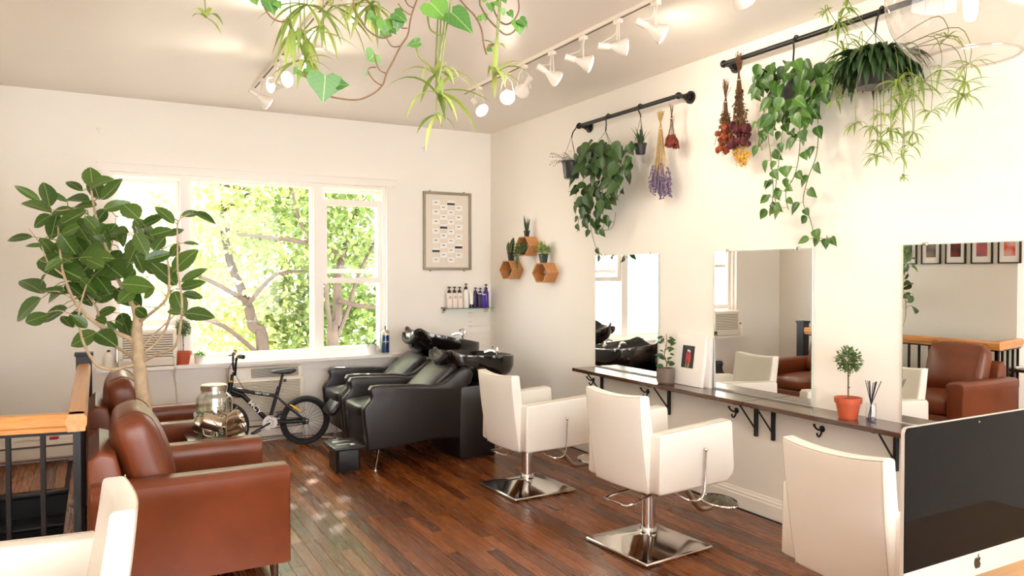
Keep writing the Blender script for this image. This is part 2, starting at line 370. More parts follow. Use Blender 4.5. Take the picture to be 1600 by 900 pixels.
def addleaf(mb, prof, p, q, hint, w=1.0, fold=0.2, curl=0.15):
    Mx = leafmat4(p, q, hint, w); vs = []; fs = []
    for t, hw in prof:
        z = -curl * t * t; vs += [Mx @ Vector((-hw, t, z + fold * hw)), Mx @ Vector((0, t, z)), Mx @ Vector((hw, t, z + fold * hw))]
    for i in range(len(prof) - 1):
        for k in range(2): fs.append((i * 3 + k, i * 3 + k + 1, (i + 1) * 3 + k + 1, (i + 1) * 3 + k))
    mb.add(vs, fs)
SMALL = [(0, .02), (.3, .28), (.65, .24), (1, .01)]
def blade(mb, p, d, up, L, w, droop, n=6):
    """arching strap blade: starts along d, droops under gravity"""
    p = Vector(p); d = Vector(d).normalized(); side = d.cross(Vector((0, 0, 1)))
    side = side.normalized() if side.length > 1e-3 else Vector((1, 0, 0))
    vs = []; fs = []; pos = p.copy(); dr = d.copy()
    for i in range(n + 1):
        t = i / n; hw = w * (0.6 + 0.8 * t if t < 0.5 else 2.0 * (1 - t)) * 0.5 + 0.0004
        nn = side.cross(dr).normalized()
        vs += [pos - side * hw + nn * hw * .35, pos, pos + side * hw + nn * hw * .35]
        pos = pos + dr * (L / n); dr = (dr + Vector((0, 0, -1)) * (droop / n)).normalized()
    for i in range(n):
        for k in range(2): fs.append((i * 3 + k, i * 3 + k + 1, (i + 1) * 3 + k + 1, (i + 1) * 3 + k))
    mb.add(vs, fs); return pos
R = random.uniform

# ================================================================== STRUCTURE
XL, XR, YB, YF, ZC = -0.75, 3.85, 7.5, -2.6, 3.15
HX0, HX1, HY0, HY1 = -0.75, -0.2, 4.36, 6.5          # stair opening
def span(mb, x0, x1, y0, y1, z0, z1): return mb.box(((x0 + x1) / 2, (y0 + y1) / 2, (z0 + z1) / 2), (x1 - x0, y1 - y0, z1 - z0))
fl = MB()
span(fl, HX1, XR, YF, YB, -.105, -.014); span(fl, XL - 1.0, HX1, YF, HY0, -.105, -.014); span(fl, XL, HX1, HY1, YB, -.105, -.014)
floor = tag(fl.build('floor', M['gap'], smooth=False), kind='structure')
PW = 0.074
bm = bmesh.new(); bmesh.ops.create_cube(bm, size=1)
for q in bm.verts: q.co = Vector((q.co.x * (PW - 0.0024), q.co.y, q.co.z * 0.015 - 0.0075))
plank_me = MB().bm(bm).mesh('plank', M['plank'], False)
rest = MB()
rp = random.Random(3)
xs = HX1 + PW / 2; i = 0
def plank_at(x, y0, y1):
    o = link('plank', plank_me, floor); o.location = (x, (y0 + y1) / 2, rp.uniform(-0.0009, 0)); o.scale = (1, y1 - y0 - 0.0026, 1)
while xs + PW / 2 <= XR + 0.01:
    y = YF + rp.uniform(0.2, 1.0); y0 = YF
    while y0 < YB - 0.01:
        y1 = min(y, YB)
        if YB - y1 < 0.3: y1 = YB
        vis = y1 > 3.1 and xs > 0.55 and not (xs > 3.62)
        if vis: plank_at(xs, y0, y1)
        else: rest.box((xs, (y0 + y1) / 2, -0.008), (PW - 0.001, y1 - y0 - 0.0015, 0.015))
        y0 = y1; y = y0 + rp.choice((0.7, 0.95, 1.2, 1.5, 1.8))
    xs += PW
xs = XL + PW / 2
while xs < HX1:
    plank_at(xs, HY1 + 0.03, YB); xs += PW
xs = XL - 1.0 + PW / 2
while xs < HX1:
    rest.box((xs, (YF + HY0) / 2, -0.008), (PW - 0.001, HY0 - YF, 0.015)); xs += PW
tag(rest.build('planking', M['plank'], floor, smooth=False), 'further floor strips under the furniture', kind='stuff')

tag(MB().box(((XL + XR) / 2 - .5, (YF + YB) / 2, ZC + 0.1), (XR - XL + 1.6, YB - YF + 0.6, 0.2)).build('ceiling', M['ceil'], smooth=False), kind='structure')
WX0, WX1, WZ0, WZ1 = 0.10, 2.63, 0.775, 2.495
wb = MB(); wt = 0.24; yc = YB + wt / 2
span(wb, XL - .2, WX0, YB, YB + wt, -.1, ZC); span(wb, WX1, XR + .2, YB, YB + wt, -.1, ZC)
span(wb, WX0, WX1, YB, YB + wt, -.1, WZ0); span(wb, WX0, WX1, YB, YB + wt, WZ1, ZC)
tag(wb.build('wall_back', M['wall'], smooth=False), kind='structure')
tag(span(MB(), XR, XR + .2, YF - .2, YB, -.1, ZC).build('wall_right', M['wall'], smooth=False), kind='structure')
tag(span(span(span(MB(), XL - .2, XL, HY0, YB, -2.9, ZC), XL - 1.2, XL - 1.0, YF - .2, HY0, -.1, ZC), XL - 1.2, XL - .2, HY0, HY0 + .2, -.1, ZC).build('wall_left', M['wall'], smooth=False), kind='structure')
wf = MB()
FX0, FX1, FZ0, FZ1 = -1.6, 3.75, 0.12, 3.05  # unseen window opening, widened to let more daylight fill the room
span(wf, XL - 1.2, FX0, YF - .2, YF, -.1, ZC); span(wf, FX1, XR + .2, YF - .2, YF, -.1, ZC)
span(wf, FX0, FX1, YF - .2, YF, -.1, FZ0); span(wf, FX0, FX1, YF - .2, YF, FZ1, ZC)
tag(wf.build('wall_front', M['wall'], smooth=False), kind='structure')
w2 = MB()
for x in (FX0 + .03, 0.18, 1.98, FX1 - .03): span(w2, x - .035, x + .035, YF - .12, YF - .06, FZ0, FZ1)
for z in (FZ0 + .03, FZ1 - .03): span(w2, FX0, FX1, YF - .12, YF - .06, z - .03, z + .03)
win2 = tag(w2.build('window_2', M['trim'], smooth=False), 'added street window behind the reception desk, enlarged to light the salon', kind='structure')
for a, b in ((FX0 + .06, .145), (.215, 1.945), (2.015, FX1 - .06)):
    span(MB(), a, b, YF - .095, YF - .089, FZ0 + .05, FZ1 - .05).build('pane', M['pane'], win2, smooth=False)
# baseboards
bb = [(XR, 0.0), (XR - .022, 0.0), (XR - .022, .088), (XR - .017, .094), (XR - .017, .108), (XR - .010, .116), (XR - .007, .128), (XR, .132)]
tag(MB().prism(bb, 1, YF, YB).build('baseboard_right', M['trim'], smooth=False), kind='structure')
bk = [(YB, 0.0), (YB - .022, 0.0), (YB - .022, .088), (YB - .017, .108), (YB - .007, .128), (YB, .132)]
tag(MB().prism(bk, 0, 1.78, XR - .022).build('baseboard_back', M['trim'], smooth=False), kind='structure')
bl = [(XL, 0.0), (XL + .022, 0.0), (XL + .022, .09), (XL + .007, .128), (XL, .132)]
tag(MB().prism(bl, 1, HY0, YB - .1).build('baseboard_left', M['trim'], smooth=False), kind='structure')

# window ----------------------------------------------------------------
win = MB()
span(win, WX0, WX0 + .03, 7.52, 7.70, WZ0, WZ1); span(win, WX1 - .03, WX1, 7.52, 7.70, WZ0, WZ1)
span(win, WX0 + .03, WX1 - .03, 7.521, 7.70, WZ1 - .025, WZ1); span(win, WX0 + .03, WX1 - .03, 7.521, 7.70, WZ0, WZ0 + .035)
window = tag(win.build('window_1', M['trim'], smooth=False), 'wide white three-part window with leafy trees outside', kind='structure')
def wpart(name, *bs, m='trim', par=None):
    mb = MB()
    for b in bs: span(mb, *b)
    return mb.build(name, M[m], par or window, smooth=False)
wpart('casing', (.035, .10, 7.475, 7.5, .77, 2.495)); wpart('casing', (2.63, 2.695, 7.475, 7.5, .77, 2.495))
wpart('head_casing', (.01, 2.72, 7.47, 7.5, 2.495, 2.565), (-.005, 2.735, 7.455, 7.5, 2.565, 2.58))
wpart('sill', (-.02, 2.77, 7.36, 7.55, .74, .772))
wpart('apron', (0.01, 2.74, 7.48, 7.5, .655, .74))
wpart('mullion', (.672, .748, 7.53, 7.68, WZ0, WZ1)); wpart('mullion', (1.89, 1.985, 7.53, 7.68, WZ0, WZ1))
f = wpart('fixed_frame', (.748, .775, 7.57, 7.62, .81, 2.47), (1.865, 1.89, 7.57, 7.62, .81, 2.47), (.775, 1.865, 7.571, 7.62, .81, .845), (.775, 1.865, 7.571, 7.62, 2.45, 2.47))
wpart('pane', (.775, 1.865, 7.59, 7.596, .845, 2.45), m='pane', par=f)
# right double hung: raised lower sash in front of upper sash
x0, x1 = 1.985, 2.60
f = wpart('upper_sash', (x0, x0 + .04, 7.62, 7.66, 1.5, 2.46), (x1 - .04, x1, 7.62, 7.66, 1.5, 2.46), (x0 + .04, x1 - .04, 7.622, 7.66, 2.42, 2.46), (x0 + .04, x1 - .04, 7.622, 7.66, 1.60, 1.645))
wpart('pane', (x0 + .04, x1 - .04, 7.637, 7.642, 1.645, 2.42), m='pane', par=f)
f = wpart('lower_sash', (x0, x0 + .045, 7.56, 7.60, 1.50, 2.35), (x1 - .045, x1, 7.56, 7.60, 1.50, 2.35), (x0 + .045, x1 - .045, 7.562, 7.60, 2.285, 2.35), (x0 + .045, x1 - .045, 7.55, 7.60, 1.50, 1.555))
wpart('pane', (x0 + .045, x1 - .045, 7.577, 7.582, 1.555, 2.285), m='pane', par=f)
wpart('side_track', (x1 - .028, x1, 7.54, 7.66, .81, 1.5)); wpart('bottom_rail', (x0, x1, 7.56, 7.68, .81, .85))
# left double hung above the window air conditioner
x0, x1 = .13, .672
f = wpart('upper_sash', (x0, x0 + .04, 7.62, 7.66, 1.6, 2.46), (x1 - .04, x1, 7.62, 7.66, 1.6, 2.46), (x0 + .04, x1 - .04, 7.622, 7.66, 2.42, 2.46), (x0 + .04, x1 - .04, 7.622, 7.66, 1.68, 1.72))
wpart('pane', (x0 + .04, x1 - .04, 7.637, 7.642, 1.72, 2.42), m='pane', par=f)
f = wpart('lower_sash', (x0, x0 + .045, 7.56, 7.60, 1.12, 1.98), (x1 - .045, x1, 7.56, 7.60, 1.12, 1.98), (x0 + .045, x1 - .045, 7.562, 7.60, 1.93, 1.98), (x0 + .045, x1 - .045, 7.55, 7.60, 1.12, 1.18))
wpart('pane', (x0 + .045, x1 - .045, 7.577, 7.582, 1.18, 1.93), m='pane', par=f)
wpart('filler_panel', (.62, .672, 7.57, 7.60, .81, 1.12)); wpart('filler_panel', (.13, .145, 7.57, 7.60, .81, 1.12))

# stairs ------------------------------------------------------------------
stairs = tag(bpy.data.objects.new('staircase', None), 'black painted stairs going down behind the wooden railing', 'stairs'); COL.objects.link(stairs)
stairs.location = (-.475, 6.5, 0)
tread = MB().box((0, -.125, -.015), (.53, .27, .03), .006).mesh('tread', M['blackpaint'])
riser = MB().box((0, .005, -.11), (.53, .02, .16)).mesh('riser', M['blackpaint'], False)
for i in range(9):
    for nm, me in (('tread', tread), ('riser', riser)):
        if nm == 'tread' and i == 0: pass
        o = link(nm, me, stairs); o.location = (0, -.235 * i, -.19 * (i + 1) if nm == 'tread' else -.19 * i - .0)
        if nm == 'riser': o.location.z = -.19 * i
MB().box((0, -.02, -.02), (.53, .05, .04), .008).build('nosing', M['blackpaint'], stairs)
shaft = MB()
span(shaft, HX1, HX1 + .04, HY0 - .04, HY1 + .3, -2.7, -.11); span(shaft, XL, HX1 + .04, HY0 - .06, HY0 - .02, -2.7, -.11)
span(shaft, XL, HX1 + .04, HY1 + .28, HY1 + .32, -2.7, -.11); span(shaft, XL, HX1 + .04, HY0 - .06, HY1 + .3, -2.74, -2.7)
tag(shaft.build('wall_stairwell', M['blackpaint'], smooth=False), kind='structure')

# railing -----------------------------------------------------------------
rail = thing('railing', 'oak-topped stair railing with thin black metal balusters', 'railing', (-.095, 4.2, 0))
def railprof(w, z0, z1): return [(-w * .42, z0), (w * .42, z0), (w * .42, z0 + .02), (w * .5, z0 + .03), (w * .5, z1 - .018), (w * .36, z1), (-w * .36, z1), (-w * .5, z1 - .018), (-w * .5, z0 + .03), (-w * .42, z0 + .02)]
ANG = math.radians(170)
def railbar(L, w, z0, z1, m, name, par, ang, org=(0, 0, 0), r=0.0):
    b = MB().prism(railprof(w, z0, z1), 0, 0, L)
    Rm = Matrix.Translation(Vector(org)) @ Matrix.Rotation(ang, 4, 'Z')
    b.v = [tuple(Rm @ Vector(p)) for p in b.v]; return b.build(name, m, par, ang=25)
railbar(2.36, .088, .842, .925, M['oak'], 'handrail', rail, PI / 2, (0, -.045, 0))
railbar(.66, .088, .842, .925, M['oakx'], 'handrail', rail, ANG, (.035, 0, 0))
def bar(mb, a, b, w): mb.tube([a, b], w, 4)
mb = MB(); mb.box((0, 1.16, .832), (.032, 2.36, .014)); mb.build('top_bar', M['blackmetal'], rail, smooth=False)
mb = MB(); mb.box((0, 1.16, .05), (.032, 2.36, .02)); mb.build('bottom_bar', M['blackmetal'], rail, smooth=False)
cx, sx = math.cos(ANG), math.sin(ANG)
for z in (.832, .05):
    mb = MB(); mb.box((cx * .31, sx * .31, z), (.62, .032, .014), T=Matrix.Rotation(ANG, 4, 'Z')); mb.build('top_bar' if z > .5 else 'bottom_bar', M['blackmetal'], rail, smooth=False)
bal = MB().box((0, 0, .44), (.02, .02, .78)).mesh('baluster', M['blackmetal'], False)
for k in range(1, 20):
    o = link('baluster', bal, rail); o.location = (0, k * .115, 0)
for k in range(1, 5):
    o = link('baluster', bal, rail); o.location = (cx * .143 * k, sx * .143 * k, 0); o.rotation_euler.z = ANG
MB().box((0, 0, .42), (.032, .032, .84)).build('corner_post', M['blackmetal'], rail, smooth=False)
np_ = MB(); np_.box((.0, 2.34, .49), (.105, .105, .98), .004); np_.box((0, 2.34, .99), (.125, .125, .025), .005); np_.build('newel_post', M['blackmetal'], rail, smooth=False)
hr = MB(); hr.tube([(0, 0, 0), (0, -1.75, -1.42)], .026, 10)
wr = thing('stair_handrail', 'sloping oak handrail on the wall beside the stairs', 'handrail', (XL + .075, 6.55, .82))
hr.build('rail', M['oak'], wr)
for t in (.12, .6): 
    b = MB(); b.tube([(0, -1.75 * t, -1.42 * t - .02), (-.03, -1.75 * t, -1.42 * t - .06), (-.072, -1.75 * t, -1.42 * t - .06)], .007, 6); b.build('bracket', M['blackmetal'], wr)

# outdoors ------------------------------------------------------------------
tag(MB().box((4, 28, -4.1), (90, 40.2, .2)).build('ground', M['grassy'], smooth=False), kind='structure')
bld = thing('building', 'cream neighbouring house seen through the window behind the trees', 'building', (-5.2, 17, -4))
mb = MB(); span(mb, -6, 6.2, 0, 5, 0, 13); mb.build('wall', M['facade'], bld, smooth=False)
for x in (-3.6, -.6, 2.4):
    for z in (2.2, 5.4, 8.6):
        wf_ = MB(); span(wf_, x, x + .07, -.06, .02, z, z + 1.7); span(wf_, x + 1.03, x + 1.1, -.06, .02, z, z + 1.7); span(wf_, x, x + 1.1, -.06, .02, z + 1.63, z + 1.7); span(wf_, x, x + 1.1, -.05, .02, z + .82, z + .88); span(wf_, x - .08, x + 1.18, -.12, .02, z - .08, z)
        wo_ = wf_.build('window', M['trim'], bld, smooth=False)
        span(MB(), x + .07, x + 1.03, -.02, -.01, z, z + 1.63).build('pane', M['farglass'], wo_, smooth=False)
def foliage(mb, rr, c, rad, n, s):
    for _ in range(n):
        while True:
            d = Vector((rr.uniform(-1, 1), rr.uniform(-1, 1), rr.uniform(-1, 1)))
            if d.length < 1: break
        p = Vector(c) + Vector((d.x * rad[0], d.y * rad[1], d.z * rad[2]))
        q = p + Vector((rr.uniform(-1, 1), rr.uniform(-1, 1), rr.uniform(-.9, .25))).normalized() * s * rr.uniform(.6, 1.3)
        addleaf(mb, SMALL, p, q, (rr.uniform(-.6, .6), rr.uniform(-.8, .2), 1), 1.0, .1, .2)
def tree(label, base, trunkpts, limbs, clusters, m, seed, tr=.12, s=.125):
    rr = random.Random(seed)
    t = thing('tree', label, 'tree', base, group='trees outside the window'); B = Vector(base)
    mb = MB(); pts = smoothpts([Vector(p) - B for p in trunkpts], 4); n = len(pts)
    mb.tube(pts, [tr * (1 - .75 * i / n) for i in range(n)], 8); mb.build('trunk', M['darkbark'], t)
    for L in limbs:
        mb = MB(); pts = smoothpts([Vector(p) - B for p in L], 4); n = len(pts)
        mb.tube(pts, [tr * .32 * (1 - .8 * i / n) + .008 for i in range(n)], 6); mb.build('branch', M['darkbark'], t)
    mb = MB()
    for c, rad, n in clusters: foliage(mb, rr, Vector(c) - B, rad, int(n * 1.5), s)
    tag(mb.build('foliage', m, t), kind='stuff')
g = lambda x, y, Y: onY(x, y, Y)
tree('forked brown tree close outside the open window sash', (3.55, 11.0, -4), [(3.55, 11, -4), g(522, 560, 11), g(527, 500, 11), g(528, 440, 11.2), g(540, 380, 11.4), g(560, 320, 11.6), g(575, 250, 11.8)],
     [[g(524, 530, 11), g(545, 480, 11), g(560, 430, 11.1), g(590, 370, 11.2), g(620, 330, 11.3)], [g(522, 545, 11), g(512, 480, 10.9), g(505, 420, 10.8), g(470, 350, 10.7), g(455, 290, 10.6)], [g(540, 400, 11.3), g(480, 380, 10.8), g(430, 372, 10.6), g(370, 366, 10.4)], [g(530, 470, 11), g(580, 480, 10.6), g(640, 470, 10.4)]],
     [(g(560, 330, 11.5), (1.3, .9, .9), 1500), (g(560, 440, 12.5), (1.4, .8, .9), 1300), (g(560, 530, 12.5), (1.5, .9, .8), 1700), (g(470, 330, 11.3), (1.0, .8, .8), 600), (g(480, 480, 13), (1.0, .8, 1.0), 900), ((3.6, 11.2, 4.6), (1.9, 1.5, 1.1), 3600)], M['outleaf2'], 11, .10)  # last, high cluster is an unseen crown added to break up the sun
tree('slender leaning tree outside the fixed window pane', (2.2, 12.0, -4), [(2.2, 12, -4), g(412, 565, 12), g(396, 510, 12), g(385, 470, 12.1), g(360, 410, 12.3), g(345, 330, 12.6), g(340, 240, 12.8)],
     [[g(400, 550, 12), g(350, 510, 11.5), g(305, 495, 11.2), g(270, 480, 11)], [g(388, 475, 12), g(430, 430, 11.7), g(480, 424, 11.5)], [g(385, 470, 12), g(330, 440, 11.8), g(290, 424, 11.6)], [g(352, 360, 12.4), g(420, 375, 12), g(450, 372, 11.9)], [g(345, 330, 12.6), g(390, 300, 12.2), g(350, 290, 12)]],
     [(g(400, 330, 12.5), (1.3, 1.0, .9), 1500), (g(330, 350, 12.8), (1.1, 1.0, .9), 1000), (g(360, 450, 12.8), (1.3, .9, .7), 900), (g(440, 520, 13), (1.2, .9, .7), 900), (g(330, 530, 13), (1.2, .9, .6), 600), ((1.5, 11.6, 4.7), (1.9, 1.5, 1.2), 4000), ((2.6, 10.6, 3.7), (1.6, .8, .6), 900)], M['outleaf'], 12, .11)  # last two clusters sit above the window view, added to block direct sun
tree('pale leafy tree outside beyond the window air conditioner', (-.2, 13.5, -4), [(-.2, 13.5, -4), (-.15, 13.5, 0), (0, 13.4, 1.5), (.2, 13.4, 3.2)],
     [[(-.1, 13.5, .8), (.5, 13.2, 1.4), (1.1, 13, 1.9)], [(0, 13.4, 1.6), (-.6, 13.1, 2.1), (-1.1, 13, 2.6)]],
     [((.3, 13.4, 3.1), (1.0, .8, .7), 420), ((.9, 13.2, 1.6), (.8, .7, .6), 300), ((1.5, 13.8, 2.3), (1.1, .8, .8), 620), ((1.2, 14.0, .9), (1.2, .8, .7), 520)], M['outleaf'], 13, .1)
tree('tall bright tree farther back behind the leaning tree', (4.2, 16.5, -4), [(4.2, 16.5, -4), (4.2, 16.5, 0), (4.0, 16.4, 3), (4.2, 16.3, 6)],
     [[(4.2, 16.5, 1), (5.2, 16.2, 2.2), (6.1, 16, 2.8)], [(4.1, 16.5, 1.6), (3.2, 16.2, 2.6), (2.5, 16, 3.0)]],
     [((4.6, 16.3, 3.4), (2.6, 1.2, 1.8), 1300), ((3.4, 16.6, .8), (2.4, 1.0, 1.4), 1000), ((6.2, 16.4, .8), (1.8, 1.0, 1.6), 1000)], M['outleaf'], 14, .18, .17)

# ================================================================== FURNITURE
def softbox(c, d, r, seg=4, puff=(0, 0, 0), T=None, sub=0):
    """rounded cushion: bevelled box whose faces bulge"""
    bm = bmesh.new(); bmesh.ops.create_cube(bm, size=1.0)
    bmesh.ops.subdivide_edges(bm, edges=list(bm.edges), cuts=5, use_grid_fill=True)
    for v in bm.verts:
        n = v.co * 2; x, y, z = n
        bx = (1 - y * y) * (1 - z * z); by = (1 - x * x) * (1 - z * z); bz = (1 - x * x) * (1 - y * y)
        p = Vector((x * d[0] / 2, y * d[1] / 2, z * d[2] / 2))
        # round the edges
        q = Vector((max(-d[0] / 2 + r, min(d[0] / 2 - r, p.x)), max(-d[1] / 2 + r, min(d[1] / 2 - r, p.y)), max(-d[2] / 2 + r, min(d[2] / 2 - r, p.z))))
        e = p - q
        if e.length > r: p = q + e.normalized() * r
        p += Vector((math.copysign(puff[0] * bx, x) if abs(x) > .99 else 0, math.copysign(puff[1] * by, y) if abs(y) > .99 else 0, math.copysign(puff[2] * bz, z) if abs(z) > .99 else 0))
        v.co = p
    L = Matrix.Translation(Vector(c)) @ (T if T else Matrix.Identity(4))
    return MB().bm(bm, L)
def subsurf(o, lv=2):
    m = o.modifiers.new('smooth', 'SUBSURF'); m.levels = lv; m.render_levels = lv; return o

# ---- brown armchairs (face +X) -----------------------------------------------------
def armchair(label, loc):
    t = thing('armchair', label, 'armchair', loc, group='brown leather armchairs')
    D = 0.93; W = 0.90; aw = 0.15
    for s in (-1, 1):
        yo = s * W / 2; yi = yo - s * aw
        prof = [(yo, .10), (yo + s * .0, .49), (yo + s * .012, .515), (yo + s * .012, .575), (yo - s * .02, .60), (yi + s * .02, .60), (yi - s * .008, .575), (yi - s * .008, .52), (yi, .49), (yi, .10)]
        a = MB().prism(prof, 0, -D / 2 + .02, D / 2, r=.012, seg=3).build('armrest', M['brown'], t, ang=50)
        sm = MB(); sm.tube([(-D / 2 + .03, yo + s * .001, .508), (D / 2 - .008, yo + s * .001, .508)], .0022, 5); sm.build('seam', M['bseam'], a)
    MB().box((0.0, 0, .19), (D - .06, W - 2 * aw + .01, .18), .015).build('seat_base', M['brown'], t)
    subsurf(softbox((.10, 0, .355), (.70, W - 2 * aw - .01, .17), .045, puff=(.015, .0, .03)).build('seat_cushion', M['brown'], t, ang=180), 1)
    bp = [(-D / 2, .10), (-D / 2 + .16, .10), (-D / 2 + .19, .45), (-D / 2 + .13, .72), (-D / 2 + .06, .745), (-D / 2 + .01, .70)]
    MB().prism(bp, 1, -W / 2 + aw - .04, W / 2 - aw + .04, r=.022, seg=3).build('back_frame', M['brown'], t, ang=50)
    T = Matrix.Rotation(math.radians(-17), 4, 'Y')
    c = subsurf(softbox((-.205, 0, .655), (.20, W - 2 * aw - .015, .50), .075, puff=(.035, 0, .018), T=T).build('back_cushion', M['brown'], t, ang=180), 2)
    for s in (-1, 1):
        y = s * (W / 2 - aw - .055)
        pts = [T @ Vector((dx, 0, dz)) + Vector((-.205, y, .655)) for dx, dz in ((-.045, .253), (.0, .258), (.045, .253), (.092, .20), (.107, .10), (.107, -.05), (.1, -.2))]
        MB().tube(smoothpts(pts, 3), .0025, 5).build('seam', M['bseam'], c)
    for sx in (-1, 1):
        for s in (-1, 1):
            MB().tube([(sx * (D / 2 - .075), s * (W / 2 - .07), .12), (sx * (D / 2 - .07), s * (W / 2 - .065), 0)], [.026, .018], 10).build('leg', M['shelf'], t)
    return t
armchair('brown leather armchair with its back to the railing corner, behind a white salon chair', (.405, 4.42, 0))
armchair('brown leather armchair nearer the window, beside the tall leafy tree', (.385, 5.88, 0))

# ---- white salon chairs (face +X) ---------------------------------------------------
def salon_chair(label, loc, rotz, lift=0.0, base_rot=0.0):
    t = thing('salon_chair', label, 'salon chair', loc, rotz, group='white salon chairs')
    B = Matrix.Rotation(base_rot, 4, 'Z')
    h = .262
    mb = MB(); mb.box((0, 0, .013), (2 * h, 2 * h, .022), .008, 2)
    mb.add([(-h + .012, -h + .012, .024), (h - .012, -h + .012, .024), (h - .012, h - .012, .024), (-h + .012, h - .012, .024), (-.05, -.05, .082), (.05, -.05, .082), (.05, .05, .082), (-.05, .05, .082), (-.026, -.026, .10), (.026, -.026, .10), (.026, .026, .10), (-.026, .026, .10)],
           [(0, 1, 5, 4), (1, 2, 6, 5), (2, 3, 7, 6), (3, 0, 4, 7), (4, 5, 9, 8), (5, 6, 10, 9), (6, 7, 11, 10), (7, 4, 8, 11)])
    mb.v = [tuple(B @ Vector(p)) for p in mb.v]; mb.build('base_plate', M['chrome'], t, ang=60)
    z0 = .385 + lift
    MB().lathe([(.041, .085), (.041, .30 + lift * .5)], n=20).build('column', M['chrome'], t)
    MB().lathe([(.049, .088), (.052, .10), (.047, .112), (.041, .114)], n=20).build('collar', M['chrome'], t)
    MB().lathe([(.028, .29), (.028, z0)], n=16).build('piston', M['chrome'], t)
    MB().box((0.02, 0, z0 - .012), (.26, .24, .024), .006).build('seat_plate', M['blackmetal'], t)
    subsurf(softbox((.10, 0, z0 + .055), (.52, .43, .12), .035, puff=(.01, 0, .015)).build('seat', M['white'], t, ang=180), 1)
    for s in (-1, 1):
        yi = s * .215; yo = s * .305
        p = [(-.195, z0 + .005), (.33, z0 + .005), (.385, z0 + .045), (.395, z0 + .085), (.375, z0 + .345), (.36, z0 + .36), (-.19, z0 + .335), (-.205, z0 + .32), (-.21, z0 + .02)]
        a = MB().prism(p, 1, min(yi, yo), max(yi, yo), r=.014, seg=3).build('armrest', M['white'], t, ang=50)
        for dy in (yo - s * .008,):
            sm = MB().tube([(-.208, dy, z0 + .02), (-.203, dy, z0 + .318), (-.188, dy, z0 + .336), (.358, dy, z0 + .36)], .0022, 4).build('seam', M['seam'], a)
    # backrest: gently curved panel, top edge dips in the middle
    n = 9; vs = []; fs = []; rows = 7; W2 = .238
    bm = bmesh.new(); G = {}
    for side in (0, 1):
        for r in range(rows):
            v = r / (rows - 1)
            for k in range(n):
                u = -1 + 2 * k / (n - 1)
                zt = z0 + .545 - .016 * (1 - u * u); z = z0 - .005 + v * (zt - z0 + .005)
                xb = -.245 - .045 * v + .03 * (1 - v) ** 2 - .022 * (1 - u * u)
                th = .10 - .025 * v
                x = xb if side == 0 else xb + th
                G[side, r, k] = bm.verts.new((x, u * (W2 - .012 * (1 - v)), z))
    for r in range(rows - 1):
        for k in range(n - 1):
            bm.faces.new((G[0, r, k], G[0, r + 1, k], G[0, r + 1, k + 1], G[0, r, k + 1]))
            bm.faces.new((G[1, r, k], G[1, r, k + 1], G[1, r + 1, k + 1], G[1, r + 1, k]))
    for k in range(n - 1):
        bm.faces.new((G[0, 0, k], G[0, 0, k + 1], G[1, 0, k + 1], G[1, 0, k])); bm.faces.new((G[0, rows - 1, k], G[1, rows - 1, k], G[1, rows - 1, k + 1], G[0, rows - 1, k + 1]))
    for r in range(rows - 1):
        bm.faces.new((G[0, r, 0], G[1, r, 0], G[1, r + 1, 0], G[0, r + 1, 0])); bm.faces.new((G[0, r, n - 1], G[0, r + 1, n - 1], G[1, r + 1, n - 1], G[1, r, n - 1]))
    seam = [Vector(G[0, r, n - 1].co) + Vector((.004, -.008, 0)) for r in range(rows)]
    seam2 = [Vector(G[0, r, 0].co) + Vector((.004, .008, 0)) for r in range(rows)]
    topl = [Vector(G[0, rows - 1, k].co) + Vector((.006, 0, -.006)) for k in range(n)]
    bmesh.ops.recalc_face_normals(bm, faces=list(bm.faces))
    ed = [e for e in bm.edges if len(e.link_faces) == 2 and e.calc_face_angle() > .8]
    bmesh.ops.bevel(bm, geom=ed, offset=.016, segments=3, profile=.5, affect='EDGES')
    bk = MB().bm(bm).build('backrest', M['white'], t, ang=60)
    for ln in (seam, seam2, topl): MB().tube([p + Vector((-.0035, 0, 0)) for p in ln], .0018, 4).build('seam', M['seam'], bk)
    MB().box((-.16, 0, z0 + .02), (.10, .30, .03), .005).build('back_bracket', M['blackmetal'], t)
    # recline lever on the right side (-Y)
    y = -.322
    MB().tube(smoothpts([(.13, y, z0 + .215), (.125, y, z0 + .08), (.115, y, z0 - .02), (.085, y + .005, z0 - .055), (.03, y + .03, z0 - .055), (.0, y + .09, z0 - .03), (0, y + .13, z0 - .01)], 4), .006, 8).build('lever', M['chrome'], t)
    MB().ball((.13, y, z0 + .22), .0115, 12, 8).build('lever_knob', M['chrome'], t)
    # pump pedal loop at the back
    z = .318
    MB().tube([(-.02, .09, z), (-.20, .10, z - .012), (-.255, .095, z - .02), (-.265, .08, z - .02), (-.265, -.08, z - .02), (-.255, -.095, z - .02), (-.20, -.10, z - .012), (-.02, -.06, z)], .0065, 8).build('pump_pedal', M['chrome'], t)
    MB().box((0, 0, z), (.07, .13, .03), .006).build('pump_bracket', M['chrome'], t)
    # footrest
    MB().tube(smoothpts([(.16, 0, z0 - .01), (.26, 0, z0 - .05), (.40, 0, .17 + lift * .6), (.445, 0, .135 + lift * .5), (.51, 0, .13 + lift * .5), (.60, 0, .145 + lift * .5)], 4), .0175, 10).build('footrest_tube', M['steel'], t)
    f = MB(); T = Matrix.Translation((.605, 0, .158 + lift * .5)) @ Matrix.Rotation(math.radians(-10), 4, 'Y')
    ring = [T @ Vector((.075 * math.cos(a), .14 * math.sin(a), 0)) for a in [2 * PI * k / 28 for k in range(29)]]
    f.tube(ring, .008, 8, cap=False)
    for k in range(-4, 5):
        x = k * .015; yy = .14 * math.sqrt(max(0, 1 - (x / .075) ** 2)); f.tube([T @ Vector((x, -yy, 0)), T @ Vector((x, yy, 0))], .0045, 6)
